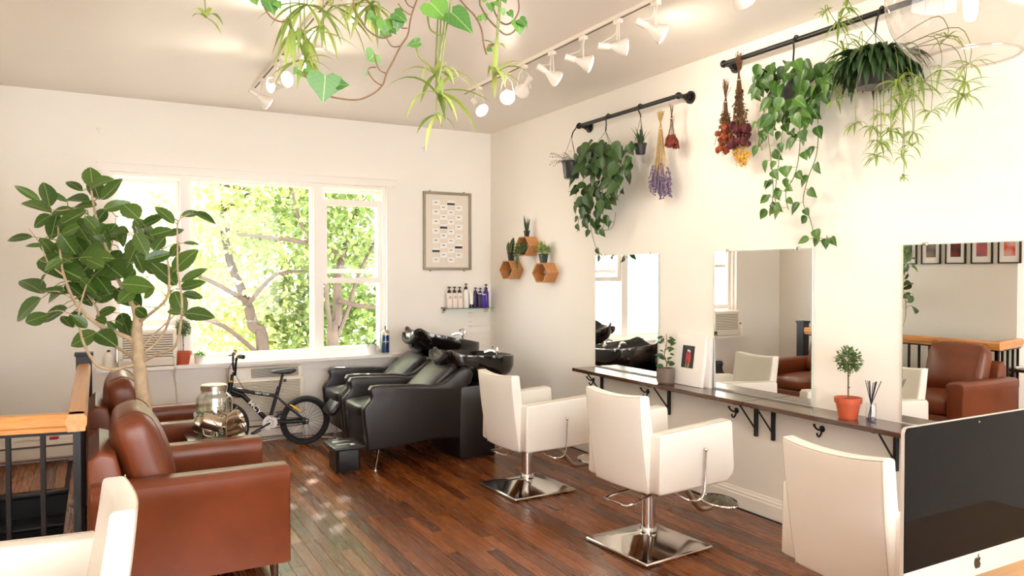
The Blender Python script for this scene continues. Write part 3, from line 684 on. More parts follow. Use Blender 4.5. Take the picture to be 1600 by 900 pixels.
    f.build('foot_plate', M['chrome'], t)
    return t
salon_chair('white salon chair set low, closest to the black shampoo basins', (2.79, 4.84, 0), math.radians(3.5), -.045, math.radians(-1.5))
salon_chair('white salon chair facing the mirror that reflects a brown armchair and stair post', (2.83, 3.48, 0), math.radians(4.5), 0.004, math.radians(0))
salon_chair('white salon chair behind the reception desk, facing the mirror with framed pictures', (2.80, 1.985, 0), math.radians(0), -.012)
salon_chair('white salon chair turned toward the stair railing, in front of an armchair', (-.20, 2.82, 0), math.radians(182), -.06)

# ---- shampoo units (seat faces -X) ---------------------------------------------------
def shampoo(label, loc, bowl_up=0.0, legrest=False):
    t = thing('shampoo_chair', label, 'shampoo chair', loc, group='black shampoo chairs with basins')
    # local x = world X - 1.9 ; y from 0 (near side) to .65
    side = [(-.005, .16), (-.04, .49), (-.035, .515), (.02, .575), (.03, .61), (.015, .655), (.035, .685), (.10, .69), (.45, .672), (.58, .655), (.66, .67), (.74, .72), (.80, .765), (.86, .79), (.915, .78), (.94, .73), (.92, .66), (.84, .60), (.82, .19), (.54, .20)]
    for y0, y1 in ((0, .085), (.565, .65)):
        MB().prism(side, 1, y0, y1, r=.02, seg=3).build('side_panel', M['vinyl'], t, ang=50)
    MB().box((.03, .325, .32), (.06, .485, .30), .012).build('front_apron', M['vinyl'], t)
    subsurf(softbox((.27, .325, .47), (.62, .48, .12), .04, puff=(.01, 0, .02)).build('seat', M['vinyl'], t, ang=180), 1)
    T = Matrix.Rotation(math.radians(-52), 4, 'Y')
    b = subsurf(softbox((.66, .325, .66), (.10, .478, .46), .04, puff=(.02, 0, 0), T=Matrix.Rotation(math.radians(50), 4, 'Y')).build('backrest', M['vinyl'], t, ang=180), 1)
    MB().box((.98, .325, .315), (.34, .65, .63), .012).build('pedestal', M['vinyl'], t)
    MB().box((.82, .02, .02), (.02, .02, .02), .002).build('corner_guard', M['chrome'], t)
    for y in (.06, .59):
        MB().tube([(.11, y, .19), (.07, y - .01, .012)], .011, 10).build('leg', M['chrome'], t)
        MB().lathe([(.0, .0), (.026, .0), (.026, .008), (.012, .014)], (.07, y - .01, 0), 16).build('foot', M['chrome'], t)
    # basin
    zb = bowl_up
    n = 48; prof = [(.38, -.255), (.52, -.242), (.76, -.205), (.92, -.155), (.99, -.095), (1.0, -.02), (.995, .0), (.96, .004), (.93, -.004), (.88, -.03), (.74, -.075), (.5, -.115), (.2, -.13), (.0, -.132)]
    vs = []; fs = []
    for r, dz in prof:
        for k in range(n):
            a = 2 * PI * k / n
            ca, sa = math.cos(a), math.sin(a)
            ex = math.copysign(abs(ca) ** .8, ca); ey = math.copysign(abs(sa) ** .8, sa)
            fr = abs(a - PI)
            wgt = max(0, min(1, (r - .5) / .4))
            rim = .034 * math.exp(-((fr - .62) / .22) ** 2) - .035 * math.exp(-(fr / .33) ** 2)
            x = .37 * r * ex * (1.0 if ca > 0 else 1 + .02 * wgt); y = .27 * r * ey
            xs_ = .06 if r < .6 and dz < -.15 else 0
            z = dz + wgt * (rim if dz > -.06 else rim * .5) - .025 * x / .37 * wgt - (.05 * bowl_up / .1) * x / .37
            vs.append((1.09 + x + xs_, .31 + y, .875 + zb + z))
    for i in range(len(prof) - 1):
        for k in range(n): fs.append((i * n + k, i * n + (k + 1) % n, (i + 1) * n + (k + 1) % n, (i + 1) * n + k))
    fs.append(tuple(range(n))[::-1])
    bowl = MB().add(vs, fs).build('basin', M['ceramic'], t, ang=60)
    MB().lathe([(.13, .60), (.12, .66 + zb)], (1.10, .31, 0), 20).build('basin_neck', M['ceramic'], t)
    nk = MB(); nk.tube(smoothpts([(.745, .15, .90 + zb), (.725, .20, .855 + zb), (.72, .31, .835 + zb), (.725, .42, .855 + zb), (.745, .47, .90 + zb)], 4), [.026] * 17, 10); nk.build('neck_rest', M['rubber'], bowl)
    fz = .86 + zb
    MB().lathe([(.024, 0), (.024, .02), (.014, .03), (.012, .06)], (1.33, .31, fz), 14).build('mixer_tap', M['chrome'], bowl)
    MB().tube(smoothpts([(1.33, .31, fz + .05), (1.30, .29, fz + .075), (1.26, .27, fz + .065)], 4), .009, 8).build('tap_lever', M['chrome'], bowl)
    MB().tube(smoothpts([(1.25, .18, fz - .01), (1.24, .18, fz + .03), (1.20, .20, fz + .045), (1.15, .22, fz + .03)], 4), [.012] * 8 + [.017] * 5, 8).build('sprayer', M['chrome'], bowl)
    if legrest:
        subsurf(softbox((-.03, .25, .385), (.06, .29, .20), .03, puff=(.015, 0, 0), T=Matrix.Rotation(math.radians(42), 4, 'Y')).build('leg_rest', M['vinyl'], t, ang=180), 1)
    return t
shampoo('black shampoo chair with low basin, beside the black foot stool', (1.9, 5.85, 0), 0.0)
shampoo('black shampoo chair with raised tilted basin, by the window wall', (1.93, 6.62, 0), 0.10, True)
st = thing('foot_stool', 'black plastic foot stool with tray top in front of shampoo chair', 'stool', (1.765, 6.05, 0))
MB().prism([(-.085, -.125), (.075, -.125), (.095, -.10), (.095, .10), (.075, .125), (-.085, .125), (-.105, .10), (-.105, -.10)], 2, 0, .19, r=.006).build('body', M['blackplastic'], st)
MB().box((-.015, -.02, .203), (.26, .36, .03), .013, 3).build('tray', M['blackplastic'], st)
for dy in (-.08, .04): MB().box((-.02, dy, .2195), (.15, .006, .004), .001).build('tray_rib', M['alu'], st)
MB().ball((.03, -.12, .221), (.022, .03, .006), 12, 6).build('tray_badge', M['alu'], st)

# ---- side table, dispenser, mugs ----------------------------------------------------
tb = thing('side_table', 'small dark side table between the two brown armchairs', 'side table', (.67, 5.155, 0))
MB().box((0, 0, .525), (.36, .52, .03), .006).build('table_top', M['shelf'], tb)
for sx in (-1, 1):
    for sy in (-1, 1): MB().tube([(sx * .15, sy * .21, 0), (sx * .15, sy * .21, .51)], .014, 8).build('leg', M['blackmetal'], tb)
jd = thing('drink_dispenser', 'embossed glass drink dispenser jar with steel lid', 'dispenser', (.665, 5.29, .54))
MB().lathe([(.0, .0), (.10, .0), (.115, .012), (.117, .20), (.108, .25), (.082, .275), (.078, .30), (.072, .30), (.076, .272), (.10, .247), (.110, .20), (.108, .02), (.0, .012)], n=32).build('jar', M['jar'], jd)
wtr = MB().lathe([(.0, .014), (.106, .018), (.107, .17), (.0, .172)], n=28).build('water', M['glass'], jd)
rel = MB(); rr_ = random.Random(5)
for k in range(20):
    for j in range(9):
        a = 2 * PI * (k + .5 * (j % 2)) / 20; rel.ball((.116 * math.cos(a), .116 * math.sin(a), .03 + j * .014), (.010, .010, .007), 6, 4)
rel.build('embossing', M['jaremb'], jd)
MB().lathe([(.0, .292), (.079, .292), (.082, .296), (.082, .322), (.076, .328), (.0, .33)], n=28).build('lid', M['steel'], jd)
MB().tube([(.0, -.115, .03), (.0, -.15, .03), (.0, -.155, .01)], .009, 8).build('spigot', M['steel'], jd)
mt = thing('mug_tree', 'steel wire mug stand in front of the glass dispenser', 'mug stand', (.70, 5.00, .54))
MB().lathe([(.0, 0), (.07, 0), (.07, .008), (.0, .01)], n=20).build('base', M['steel'], mt)
MB().tube(smoothpts([(0, 0, 0), (0, 0, .22), (.0, 0, .27), (.018, 0, .285), (.034, 0, .27), (.034, 0, .2)], 4), .0045, 8).build('pole', M['steel'], mt)
for a, z in ((0.3, .17), (2.2, .17), (4.1, .17), (1.2, .09), (3.3, .09), (5.2, .09)):
    MB().tube([(0, 0, z), (.05 * math.cos(a), .05 * math.sin(a), z + .02), (.075 * math.cos(a), .075 * math.sin(a), z + .045)], .0038, 6).build('arm', M['steel'], mt)
def mug(loc, rot, label):
    t = thing('steel_mug', label, 'mug', loc, group='steel mugs on the mug stand'); t.rotation_euler = rot
    MB().lathe([(.0, .0), (.043, .0), (.047, .006), (.047, .115), (.0445, .118), (.043, .115), (.043, .008), (.0, .006)], n=28).build('cup', M['steel'], t)
    MB().tube(smoothpts([(.046, 0, .098), (.075, 0, .10), (.085, 0, .075), (.082, 0, .045), (.046, 0, .022)], 4), .0045, 8).build('handle', M['steel'], t)
r_ = math.radians
p = at(331, 661, 4.72); mug((p.x - .055, p.y + .03, p.z + .02), (r_(12), r_(112), r_(10)), 'brushed steel mug lying forward at the front of the mug stand')
p = at(363, 655, 4.80); mug((p.x - .05, p.y + .0, p.z - .03), (r_(0), r_(62), r_(-20)), 'brushed steel mug with open rim tipped toward the bicycle')
p = at(366, 682, 4.83); mug((p.x - .05, p.y, .595), (r_(10), r_(70), r_(-15)), 'brushed steel mug lowest on the stand beside the armrest')
p = at(325, 682, 4.78); mug((p.x + .03, p.y, .595), (r_(-20), r_(-60), r_(0)), 'brushed steel mug tucked below the others near the jar base')

# ---- air conditioners, heater, cords -------------------------------------------------
ac = thing('wall_air_conditioner', 'white through-wall air conditioner under the windowsill behind the bicycle', 'air conditioner', (1.40, 7.5, .27))
MB().box((0, -.06, .168), (.70, .12, .336), .010).box((0, -.03, .385), (.70, .06, .11), .008).build('body', M['acwhite'], ac)
pn = MB(); pn.add([(-.325, -.123, .335), (.325, -.123, .335), (.325, -.085, .437), (-.325, -.085, .437), (-.325, -.06, .335), (.325, -.06, .335), (.325, -.06, .437), (-.325, -.06, .437)], [(0, 1, 2, 3), (0, 4, 5, 1), (1, 5, 6, 2), (3, 2, 6, 7), (0, 3, 7, 4)]); pn.build('top_panel', M['acwhite'], ac, smooth=False)
gr = MB()
for k in range(12): 
    z = .345 + k * .0072; y = -.124 + (z - .335) * .37; gr.box((.08, y, z), (.44, .006, .004))
gr.build('outlet_grille', M['acgrey'], ac, smooth=False)
MB().box((-.24, -.104, .386), (.12, .012, .07), .003, T=Matrix.Rotation(math.radians(-20), 4, 'X')).build('control_panel', M['paper'], ac)
slot = MB().box((0, -.1215, .165), (.62, .004, .29)).build('intake', M['acdark'], ac, smooth=False)
sl = MB().box((0, 0, 0), (.63, .012, .0085), .002, 1).mesh('louvre', M['acwhite'])
for k in range(21):
    o = link('louvre', sl, ac); o.location = (0, -.127, .022 + k * .0143)
wac = thing('window_air_conditioner', 'white window air conditioner with horizontal louvres behind the tree', 'air conditioner', (.385, 7.40, .772))
MB().box((0, .17, .17), (.47, .40, .33), .015).build('body', M['acwhite'], wac)
MB().box((0, -.034, .185), (.40, .006, .21)).build('intake', M['acdark'], wac, smooth=False)
sl = MB().box((0, 0, 0), (.41, .014, .011), .002, 1, T=Matrix.Rotation(math.radians(25), 4, 'X')).mesh('louvre', M['acwhite'])
for k in range(10):
    o = link('louvre', sl, wac); o.location = (0, -.040, .10 + k * .021)
fr_ = MB(); 
for a, b, c_, d_ in ((-.215, -.2, .07, .30), (.2, .215, .07, .30)): span(fr_, a, b, -.046, -.03, c_, d_)
span(fr_, -.215, .215, -.046, -.03, .065, .085); span(fr_, -.215, .215, -.046, -.03, .30, .32); fr_.build('front_frame', M['acwhite'], wac, smooth=False)
ht = thing('baseboard_heater', 'long white baseboard heater along the window wall', 'heater', (.5, 7.5, 0))
MB().prism([(0, .02), (-.055, .02), (-.075, .05), (-.075, .13), (-.05, .19), (0, .19)], 0, -1.23, 1.26, r=.004, seg=1).build('cover', M['acwhite'], ht, smooth=False)
MB().box((.015, -.077, .145), (2.46, .004, .016)).build('slot', M['acdark'], ht, smooth=False)
MB().box((.015, -.062, .035), (2.46, .01, .012)).build('lower_slot', M['acdark'], ht, smooth=False)
hd = thing('red_marker', 'small red object lying on the white heater', 'marker', (-.34, 7.46, .19)); MB().box((0, 0, .012), (.06, .03, .024), .005).build('body', M['red'], hd); MB().box((.034, 0, .012), (.012, .022, .018), .004).build('cap', M['red'], hd)
tag(MB().tube(smoothpts([(-.62, 7.45, .196), (-.5, 7.455, .205), (-.44, 7.44, .197), (-.40, 7.455, .202), (-.52, 7.47, .197), (-.58, 7.45, .2)], 5), .006, 6).build('cable', M['cord']), 'loose cream cable coiled on top of the heater', 'cable')
MB().tube([p - Vector((.385, 7.40, .772)) for p in smoothpts([(.59, 7.37, .85), (.60, 7.35, .79), (.60, 7.345, .75), (.605, 7.478, .66), (.62, 7.49, .55), (.63, 7.49, .40), (.64, 7.485, .2)], 5)], .008, 6).build('power_cord', M['cord'], wac)
tag(MB().tube(smoothpts([(1.0, 7.40, .008), (1.25, 7.36, .008), (1.5, 7.41, .008), (1.8, 7.36, .008), (2.0, 7.20, .008), (2.05, 7.10, .008), (1.97, 7.06, .008), (1.92, 7.14, .008), (2.02, 7.22, .010)], 6), .008, 6).build('extension_cord', M['cord']), 'cream extension cord looping on the floor behind the bicycle wheel', 'cord')
ol = thing('wall_outlet', 'white wall outlet plate beside the bicycle', 'outlet', (2.02, 7.5, .46))
MB().box((0, -.004, 0), (.075, .008, .12), .003).build('plate', M['acwhite'], ol)
MB().box((0, -.0085, -.028), (.034, .002, .028), .002).build('socket', M['paper'], ol)
pa = thing('power_adapter', 'black power adapter with thin cord plugged into the outlet', 'adapter', (2.04, 7.492, .485))
MB().box((0, -.03, 0), (.10, .055, .06), .008).build('body', M['blackplastic'], pa)
MB().tube(smoothpts([(.05, -.03, 0), (.11, -.035, -.02), (.12, -.03, -.16), (.08, -.03, -.28), (.13, -.04, -.38), (.10, -.05, -.47)], 5), .0035, 5).build('cord', M['blackplastic'], pa)

# ---- bicycle --------------------------------------------------------------------------
bk_ = thing('bicycle', 'small black kids bicycle leaning under the window', 'bicycle', (1.35, 7.08, 0), math.radians(-1.5))
def bt(name, pts, r, m='blackmetal', n=10, par=None): return MB().tube(pts, r, n).build(name, M[m], par or bk_)
rh = (.335, 0, .23); fh = (-.39, 0, .23); BBp = (.01, 0, .245); hd_t = (-.315, 0, .625); hd_b = (-.335, 0, .50); st_t = (.085, 0, .52)
fr = MB()
fr.tube([hd_t, hd_b], .021, 12); fr.tube([(-.318, 0, .555), (-.22, 0, .51), (BBp)], [.017, .021, .021], 12); fr.tube([(-.322, 0, .575), (-.12, 0, .52), (st_t[0] + .01, 0, .475)], .017, 10)
fr.tube([(-.33, 0, .52), (-.20, 0, .49)], .014, 8)
fr.tube([BBp, (.1, 0, .56)], .017, 10); fr.tube([(-.03, 0, .035 + BBp[2]), BBp], .02, 10)
for s in (-1, 1):
    fr.tube([(.02, s * .02, .245), (.14, s * .055, .238), (rh[0], s * .058, rh[2])], .010, 8)
    fr.tube([(.06, s * .018, .49), (.17, s * .05, .38), (rh[0], s * .058, rh[2])], .0105, 8)
fr.tube([(.02, -.035, .245), (.02, .035, .245)], .024, 14)
frame = fr.build('frame', M['blackmetal'], bk_)
fk = MB(); fk.tube([hd_b, (-.34, 0, .478)], .02, 10)
for s in (-1, 1): fk.tube([(-.338, s * .015, .485), (-.345, s * .05, .465), (fh[0], s * .055, fh[2])], .012, 8)
fk.build('fork', M['blackmetal'], bk_)
def wheel(c):
    w = bpy.data.objects.new('wheel', None); COL.objects.link(w); w.parent = bk_; w.location = c
    def ring(name, R0, r, m, nn=40, n=10):
        b = MB(); vs = []; fs = []
        for i in range(nn):
            a = 2 * PI * i / nn
            for k in range(n):
                q = 2 * PI * k / n; rr = R0 + r[0] * math.cos(q); vs.append((rr * math.cos(a), r[1] * math.sin(q), rr * math.sin(a)))
        for i in range(nn):
            for k in range(n): fs.append((i * n + k, i * n + (k + 1) % n, ((i + 1) % nn) * n + (k + 1) % n, ((i + 1) % nn) * n + k))
        b.add(vs, fs).build(name, M[m], w)
    ring('tyre', .2065, (.0235, .024), 'rubber'); ring('rim', .180, (.009, .013), 'blackmetal')
    sp = MB()
    for k in range(28):
        a = 2 * PI * k / 28; s = 1 if k % 2 else -1; a2 = a + (.9 if (k // 2) % 2 else -.9)
        sp.tube([(.018 * math.cos(a2), s * .028, .018 * math.sin(a2)), (.174 * math.cos(a), 0, .174 * math.sin(a))], .0011, 4)
    sp.build('spokes', M['blackmetal'], w)
    MB().tube([(0, -.045, 0), (0, .045, 0)], .019, 14).build('hub', M['blackmetal'], w)
    MB().tube([(0, -.075, 0), (0, .075, 0)], .007, 8).build('axle', M['chrome'], w)
wheel(rh); wheel(fh)
MB().box((rh[0] - .01, -.062, rh[2]), (.06, .006, .045), .006).build('dropout', M['blackmetal'], bk_)
MB().box((rh[0] - .0, -.068, rh[2] + .002), (.014, .008, .026), .002).build('axle_nut', M['paper'], bk_)
bt('seat_post', [(.09, 0, .50), (.135, 0, .675)], .0125)
subsurf(MB().prism([(-.12, -.012), (-.10, .014), (.0, .018), (.09, .03), (.125, .022), (.13, -.005), (.06, -.035), (.0, -.02)], 1, -.035, .035, r=.01).build('saddle', M['vinyl'], bk_, ang=180), 1).location = (.13, 0, .70)
bt('seat_clamp', [(.085, -.025, .525), (.085, .03, .525)], .009); bt('reflector', [(.14, 0, .615), (.165, 0, .615)], .014, 'blackplastic')
hb = MB(); hb.tube([(-.31, 0, .62), (-.302, 0, .70)], .014, 10); hb.tube([(-.302, -.0, .70), (-.28, 0, .71)], .02, 8)
hb.tube(smoothpts([(-.25, -.24, .875), (-.275, -.14, .87), (-.285, -.09, .80), (-.282, -.03, .705), (-.282, .03, .705), (-.285, .09, .80), (-.275, .14, .87), (-.25, .24, .875)], 4), .0105, 8)
hb.build('handlebar', M['blackmetal'], bk_)
for s in (-1, 1):
    bt('grip', [(-.262, s * .19, .873), (-.245, s * .27, .876)], .018, 'rubber')
    bt('brake_lever', smoothpts([(-.265, s * .15, .865), (-.30, s * .16, .85), (-.305, s * .23, .845)], 3), .006)
    bt('lever_clamp', [(-.273, s * .135, .868), (-.268, s * .155, .87)], .017, 'gold')
bt('headset_ring', [(-.313, 0, .632), (-.3115, 0, .642)], .025, 'gold', 14)
bt('brake_cable', smoothpts([(-.30, -.16, .85), (-.35, -.12, .75), (-.345, -.06, .60), (-.34, -.02, .49)], 5), .003, n=5)
bt('brake_cable', smoothpts([(-.29, .1, .84), (-.27, .0, .68), (-.19, -.01, .54), (-.15, -.015, .53)], 5), .003, n=5)
for z, x in ((.335, .215), (.31, .245)): bt('brake_arm', [(x - .03, -.055, z + .06), (x + .04, -.06, z + .02)], .008, 'gold')
bt('brake_pad', [(.27, -.062, .315), (.325, -.055, .345)], .0085, 'chrome')
cr = MB(); n = 28
vs = []; fs = []
for i in range(n):
    a = 2 * PI * i / n
    for rr, yy in ((.036, -.052), (.066, -.052), (.066, -.046), (.036, -.046)): vs.append((rr * math.cos(a), yy, rr * math.sin(a)))
for i in range(n):
    j = (i + 1) % n
    for k in range(4): fs.append((i * 4 + k, i * 4 + (k + 1) % 4, j * 4 + (k + 1) % 4, j * 4 + k))
cr.add(vs, fs)
for k in range(9):
    a = 2 * PI * k / 9; cr.box((.028 * math.cos(a), -.049, .028 * math.sin(a)), (.03, .006, .012), T=Matrix.Rotation(-a, 4, 'Y'))
cr.tube([(0, -.058, 0), (0, -.04, 0)], .022, 18)
c_ = cr.build('chainring', M['paper'], bk_, smooth=False); c_.location = (.01, 0, .243)
bt('crank_arm', [(.01, -.062, .243), (-.115, -.066, .185)], .009); MB().box((-.12, -.10, .182), (.085, .07, .02), .006, T=Matrix.Rotation(math.radians(-28), 4, 'Y')).build('pedal', M['blackplastic'], bk_)
bt('crank_arm', [(.01, .055, .243), (.135, .06, .30)], .009); MB().box((.14, .10, .302), (.085, .07, .02), .006).build('pedal', M['blackplastic'], bk_)
bt('chain', [(.01, -.05, .30), (rh[0], -.05, .255)], .004); bt('chain', [(.01, -.05, .19), (rh[0], -.05, .205)], .004)
def text(body, size, m, parent, loc, rot, name='lettering', ext=.0006, bold=0.0, sx=1.0):
    cu = bpy.data.curves.new(name, 'FONT'); cu.body = body; cu.size = size; cu.align_x = 'CENTER'; cu.align_y = 'CENTER'; cu.extrude = ext; cu.offset = bold
    cu.materials.append(m); tmp = bpy.data.objects.new('tmp_text', cu); COL.objects.link(tmp)
    dg = bpy.context.evaluated_depsgraph_get(); me = bpy.data.meshes.new_from_object(tmp.evaluated_get(dg)); bpy.data.objects.remove(tmp); bpy.data.curves.remove(cu)
    o = link(name, me, parent); o.location = loc; o.rotation_euler = rot; o.scale = (sx, 1, 1); return o
a = math.atan2(.245 - .51, .01 + .22)
text('MCY', .058, M['paper'], bk_, (-.115, -.0225, .39), (PI / 2, -a, 0), bold=.0012, sx=1.25)
a2 = math.atan2(.475 - .52, .215)
text('NEW YORK', .024, M['paper'], bk_, (-.05, -.0185, .508), (PI / 2, -a2, 0), bold=.0005)

# ================================================================== RIGHT WALL: MIRRORS AND SHELF
def mirror(label, y0, y1, z0=.79, z1=1.755):
    t = thing('wall_mirror', label, 'mirror', (XR, (y0 + y1) / 2, z0), group='frameless station mirrors'); w = y1 - y0; h = z1 - z0
    MB().box((-.006, 0, h / 2), (.012, w, h), .001, 1).build('backing', M['mirroredge'], t, smooth=False)
    g_ = MB().add([(-.0125, -w / 2 + .004, .002), (-.0125, w / 2 - .004, .002), (-.0125, w / 2 - .004, h - .004), (-.0125, -w / 2 + .004, h - .004)], [(0, 1, 2, 3)]).build('mirror_glass', M['mirror'], t, smooth=False)
    for y in (-w * .36, w * .36): MB().box((-.009, y, h + .002), (.018, .03, .02), .003).build('clip', M['chrome'], t)
    return t
mirror('frameless wall mirror reflecting the bright window, below the trailing philodendron', 4.61, 5.46)
mirror('frameless wall mirror above the leaning white print', 3.16, 4.00)
mirror('frameless wall mirror reflecting a row of framed pictures, above the computer monitor', 1.70, 2.57)
def shelfplank(label, y0, y1):
    o = MB().box((0, 0, 0), (.25, y1 - y0 - .003, .028), .003, 1).build('shelf_plank', M['shelf']); o.location = (XR - .125, (y0 + y1) / 2, .766)
    tag(o, label, 'shelf', 'station shelf planks')
shelfplank('dark walnut shelf plank carrying the leaning prints and small potted plant', 3.50, 5.47)
shelfplank('dark walnut shelf plank carrying the terracotta topiary and reed diffuser', 1.55, 3.50)
def bracket(y, label):
    t = thing('shelf_bracket', label, 'bracket', (XR, y, .752), group='black shelf brackets')
    MB().box((-.011, 0, -.12), (.022, .026, .24), .003, 1).build('wall_bar', M['blackmetal'], t)
    MB().box((-.11, 0, -.006), (.20, .024, .011), .002, 1).build('arm_bar', M['blackmetal'], t)
    MB().tube([(-.165, 0, -.012), (-.018, 0, -.19)], .006, 8).build('brace', M['blackmetal'], t)
bracket(5.36, 'black metal shelf bracket at the free end of the shelf')
bracket(4.48, 'black metal shelf bracket below the leaning white print')
bracket(3.605, 'black metal shelf bracket just beside the shelf joint, under the print plank')
bracket(3.46, 'black metal shelf bracket just beside the shelf joint, under the topiary plank')
bracket(2.60, 'black metal shelf bracket beside the computer monitor')
def coathook(y, z, label):
    t = thing('coat_hook', label, 'hook', (XR, y, z), group='black coat hooks under the shelf')
    MB().lathe([(.0, 0), (.02, 0), (.02, .004), (.012, .008), (0, .009)], n=14, T=Matrix.Rotation(-PI / 2, 4, 'Y')).build('plate', M['blackmetal'], t)
    MB().tube(smoothpts([(-.004, 0, 0), (-.03, 0, -.004), (-.06, 0, .012), (-.072, 0, .03)], 3), .006, 8).build('upper_prong', M['blackmetal'], t)
    MB().tube(smoothpts([(-.004, 0, 0), (-.012, 0, -.03), (-.03, 0, -.045), (-.044, 0, -.034), (-.046, 0, -.02)], 3), .006, 8).build('lower_prong', M['blackmetal'], t)
    MB().ball((-.072, 0, .03), .009, 8, 6).build('knob', M['blackmetal'], t)
for y, l in ((5.50, 'black double coat hook at the free end of the shelf'), (4.745, 'black double coat hook beneath the mirror that reflects the window'), (3.79, 'black double coat hook beneath the middle mirror'), (3.09, 'black double coat hook under the topiary')): coathook(y, .655, l)

ZS = .780
# potted plant on the shelf
def pot(t, prof, m, soil_r, soil_z, z0=0.0):
    MB().lathe(prof, (0, 0, z0), 28).build('pot', m, t)
    MB().lathe([(0, 0), (soil_r, 0), (soil_r * .8, .004), (0, .006)], (0, 0, z0 + soil_z), 18).build('soil', M['soil'], t)
pp = onX(1040, 590, 3.70); t = thing('potted_plant', 'small green plant in a grey-brown stoneware pot on the shelf', 'potted plant', (3.70, pp.y, ZS))
pot(t, [(0, 0), (.052, 0), (.064, .012), (.068, .05), (.066, .115), (.060, .115), (.058, .06), (0, .055)], M['greypot'], .058, .095)
MB().tube(smoothpts([(0, 0, .09), (.01, .0, .15), (-.005, .01, .21), (.01, .0, .30), (.005, .0, .37)], 3), [.004 * (1 - i / 16) + .001 for i in range(13)], 6).build('stem', M['twig'], t)
lm = leafmesh('leaf', OVATE, M['philo'], .3, .2); rr_ = random.Random(21)
for k in range(38):
    z = rr_.uniform(.12, .36); a = rr_.uniform(0, 6.28); r0 = rr_.uniform(.005, .035); L = rr_.uniform(.04, .06)
    p = t.location + Vector((r0 * math.cos(a), r0 * math.sin(a), z)); q = p + Vector((math.cos(a), math.sin(a), rr_.uniform(-.2, .7))).normalized() * L
    leaf(lm, t, p, q, (-1, -.5, .6), .9)
# leaning prints
def leaning(name, label, y, w, h, x0, lean, inner=True):
    t = thing(name, label, 'print', (x0, y, ZS)); t.rotation_euler = (0, lean, 0)
    MB().box((-.0, 0, h / 2), (.028, w, h), .002, 1).build('panel', M['paper'], t, smooth=False)
    if inner:
        px = -.0148
        MB().box((px, .012, h * .56), (.0016, w * .42, h * .44)).build('photograph', M['ink'], t, smooth=False)
        pl = lambda pts: MB().add([(px - .0015, y_, z_) for y_, z_ in pts], [tuple(range(len(pts)))])
        for pts, m in (([(.03, .235), (.018, .245), (.012, .20), (.02, .165), (.034, .175)], 'red'), ([(.008, .24), (-.012, .24), (-.022, .205), (-.015, .165), (.006, .16), (.01, .2)], 'red'),
                       ([(.028, .165), (.02, .165), (.024, .125), (.03, .125)], 'straw'), ([(.004, .16), (-.008, .16), (-.002, .12), (.008, .12)], 'straw'), ([(.02, .262), (.008, .262), (.008, .246), (.02, .246)], 'paper'), ([(.002, .258), (-.01, .258), (-.01, .242), (.002, .242)], 'paper')):
            pl(pts).build('printed_figure', M[m], t, smooth=False)
    return t
pA = onX(1080, 600, 3.70)
leaning('mounted_print', 'white mounted print of figures in red leaning between two mirrors', 4.20, .30, .372, 3.775, math.radians(7.5))
leaning('blank_panel', 'plain white panel leaning behind the mounted print', 4.105, .19, .36, 3.818, math.radians(2.0), False)
# topiary on shelf
def topiary(label, loc, s, leafm):
    t = thing('topiary', label, 'potted plant', loc)
    pot(t, [(0, 0), (.048 * s, 0), (.050 * s, .006 * s), (.064 * s, .085 * s), (.071 * s, .086 * s), (.074 * s, .115 * s), (.068 * s, .116 * s), (.060 * s, .08 * s), (0, .07 * s)], M['terra'], .062 * s, .098 * s)
    MB().tube(smoothpts([(0, 0, .09 * s), (.003, .002, .17 * s), (0, 0, .25 * s), (.002, 0, .32 * s)], 3), .0042 * s, 6).build('stem', M['twig'], t)
    mb = MB(); rr = random.Random(int(s * 100))
    for _ in range(420):
        d = Vector((rr.gauss(0, 1), rr.gauss(0, 1), rr.gauss(0, 1))).normalized(); p = Vector((0, 0, .325 * s)) + d * rr.uniform(.3, 1) * .066 * s
        addleaf(mb, SMALL, p, p + (d + Vector((rr.uniform(-.6, .6), rr.uniform(-.6, .6), rr.uniform(-.4, .6)))).normalized() * .022 * s, (rr.uniform(-1, 1), rr.uniform(-1, 1), 1), 1.1)
    tag(mb.build('foliage', leafm, t), kind='stuff')
    tw = MB()
    for _ in range(14):
        d = Vector((rr.gauss(0, 1), rr.gauss(0, 1), rr.gauss(0, 1))).normalized(); tw.tube([(0, 0, .31 * s), Vector((0, 0, .325 * s)) + d * .05 * s], .0012, 4)
    tw.build('twigs', M['twig'], t)
    for z in (.17, .235): MB().box((.004, 0, z * s), (.014 * s, .008 * s, .006 * s), .001).build('tie', M['blackplastic'], t)
q = onX(1325, 640, 3.72); topiary('ball-shaped topiary in a terracotta pot on the walnut shelf', (3.72, q.y, ZS), 1.02, M['topiary'])
q = onX(1361, 645, 3.73); t = thing('reed_diffuser', 'clear glass reed diffuser with black reeds on the shelf', 'diffuser', (3.73, q.y, ZS))
MB().lathe([(0, 0), (.027, 0), (.028, .004), (.028, .062), (.026, .066), (.026, .105), (.024, .105), (.024, .066), (.026, .06), (.025, .008), (0, .008)], n=20).build('bottle', M['glass'], t)
MB().lathe([(0, .009), (.0245, .009), (.0245, .022), (0, .023)], n=18).build('oil', M['darkpurple'], t)
rr_ = random.Random(4)
for k in range(11):
    a = rr_.uniform(0, 6.28); s = rr_.uniform(.02, .062); o_ = rr_.uniform(0.2, .5)
    MB().tube([(-.018 * math.cos(a), -.018 * math.sin(a), .012), (.0, .0, .095), (s * math.cos(a), s * math.sin(a) * 1.0, .225)], .0022, 5).build('reed', M['blackplastic'], t)

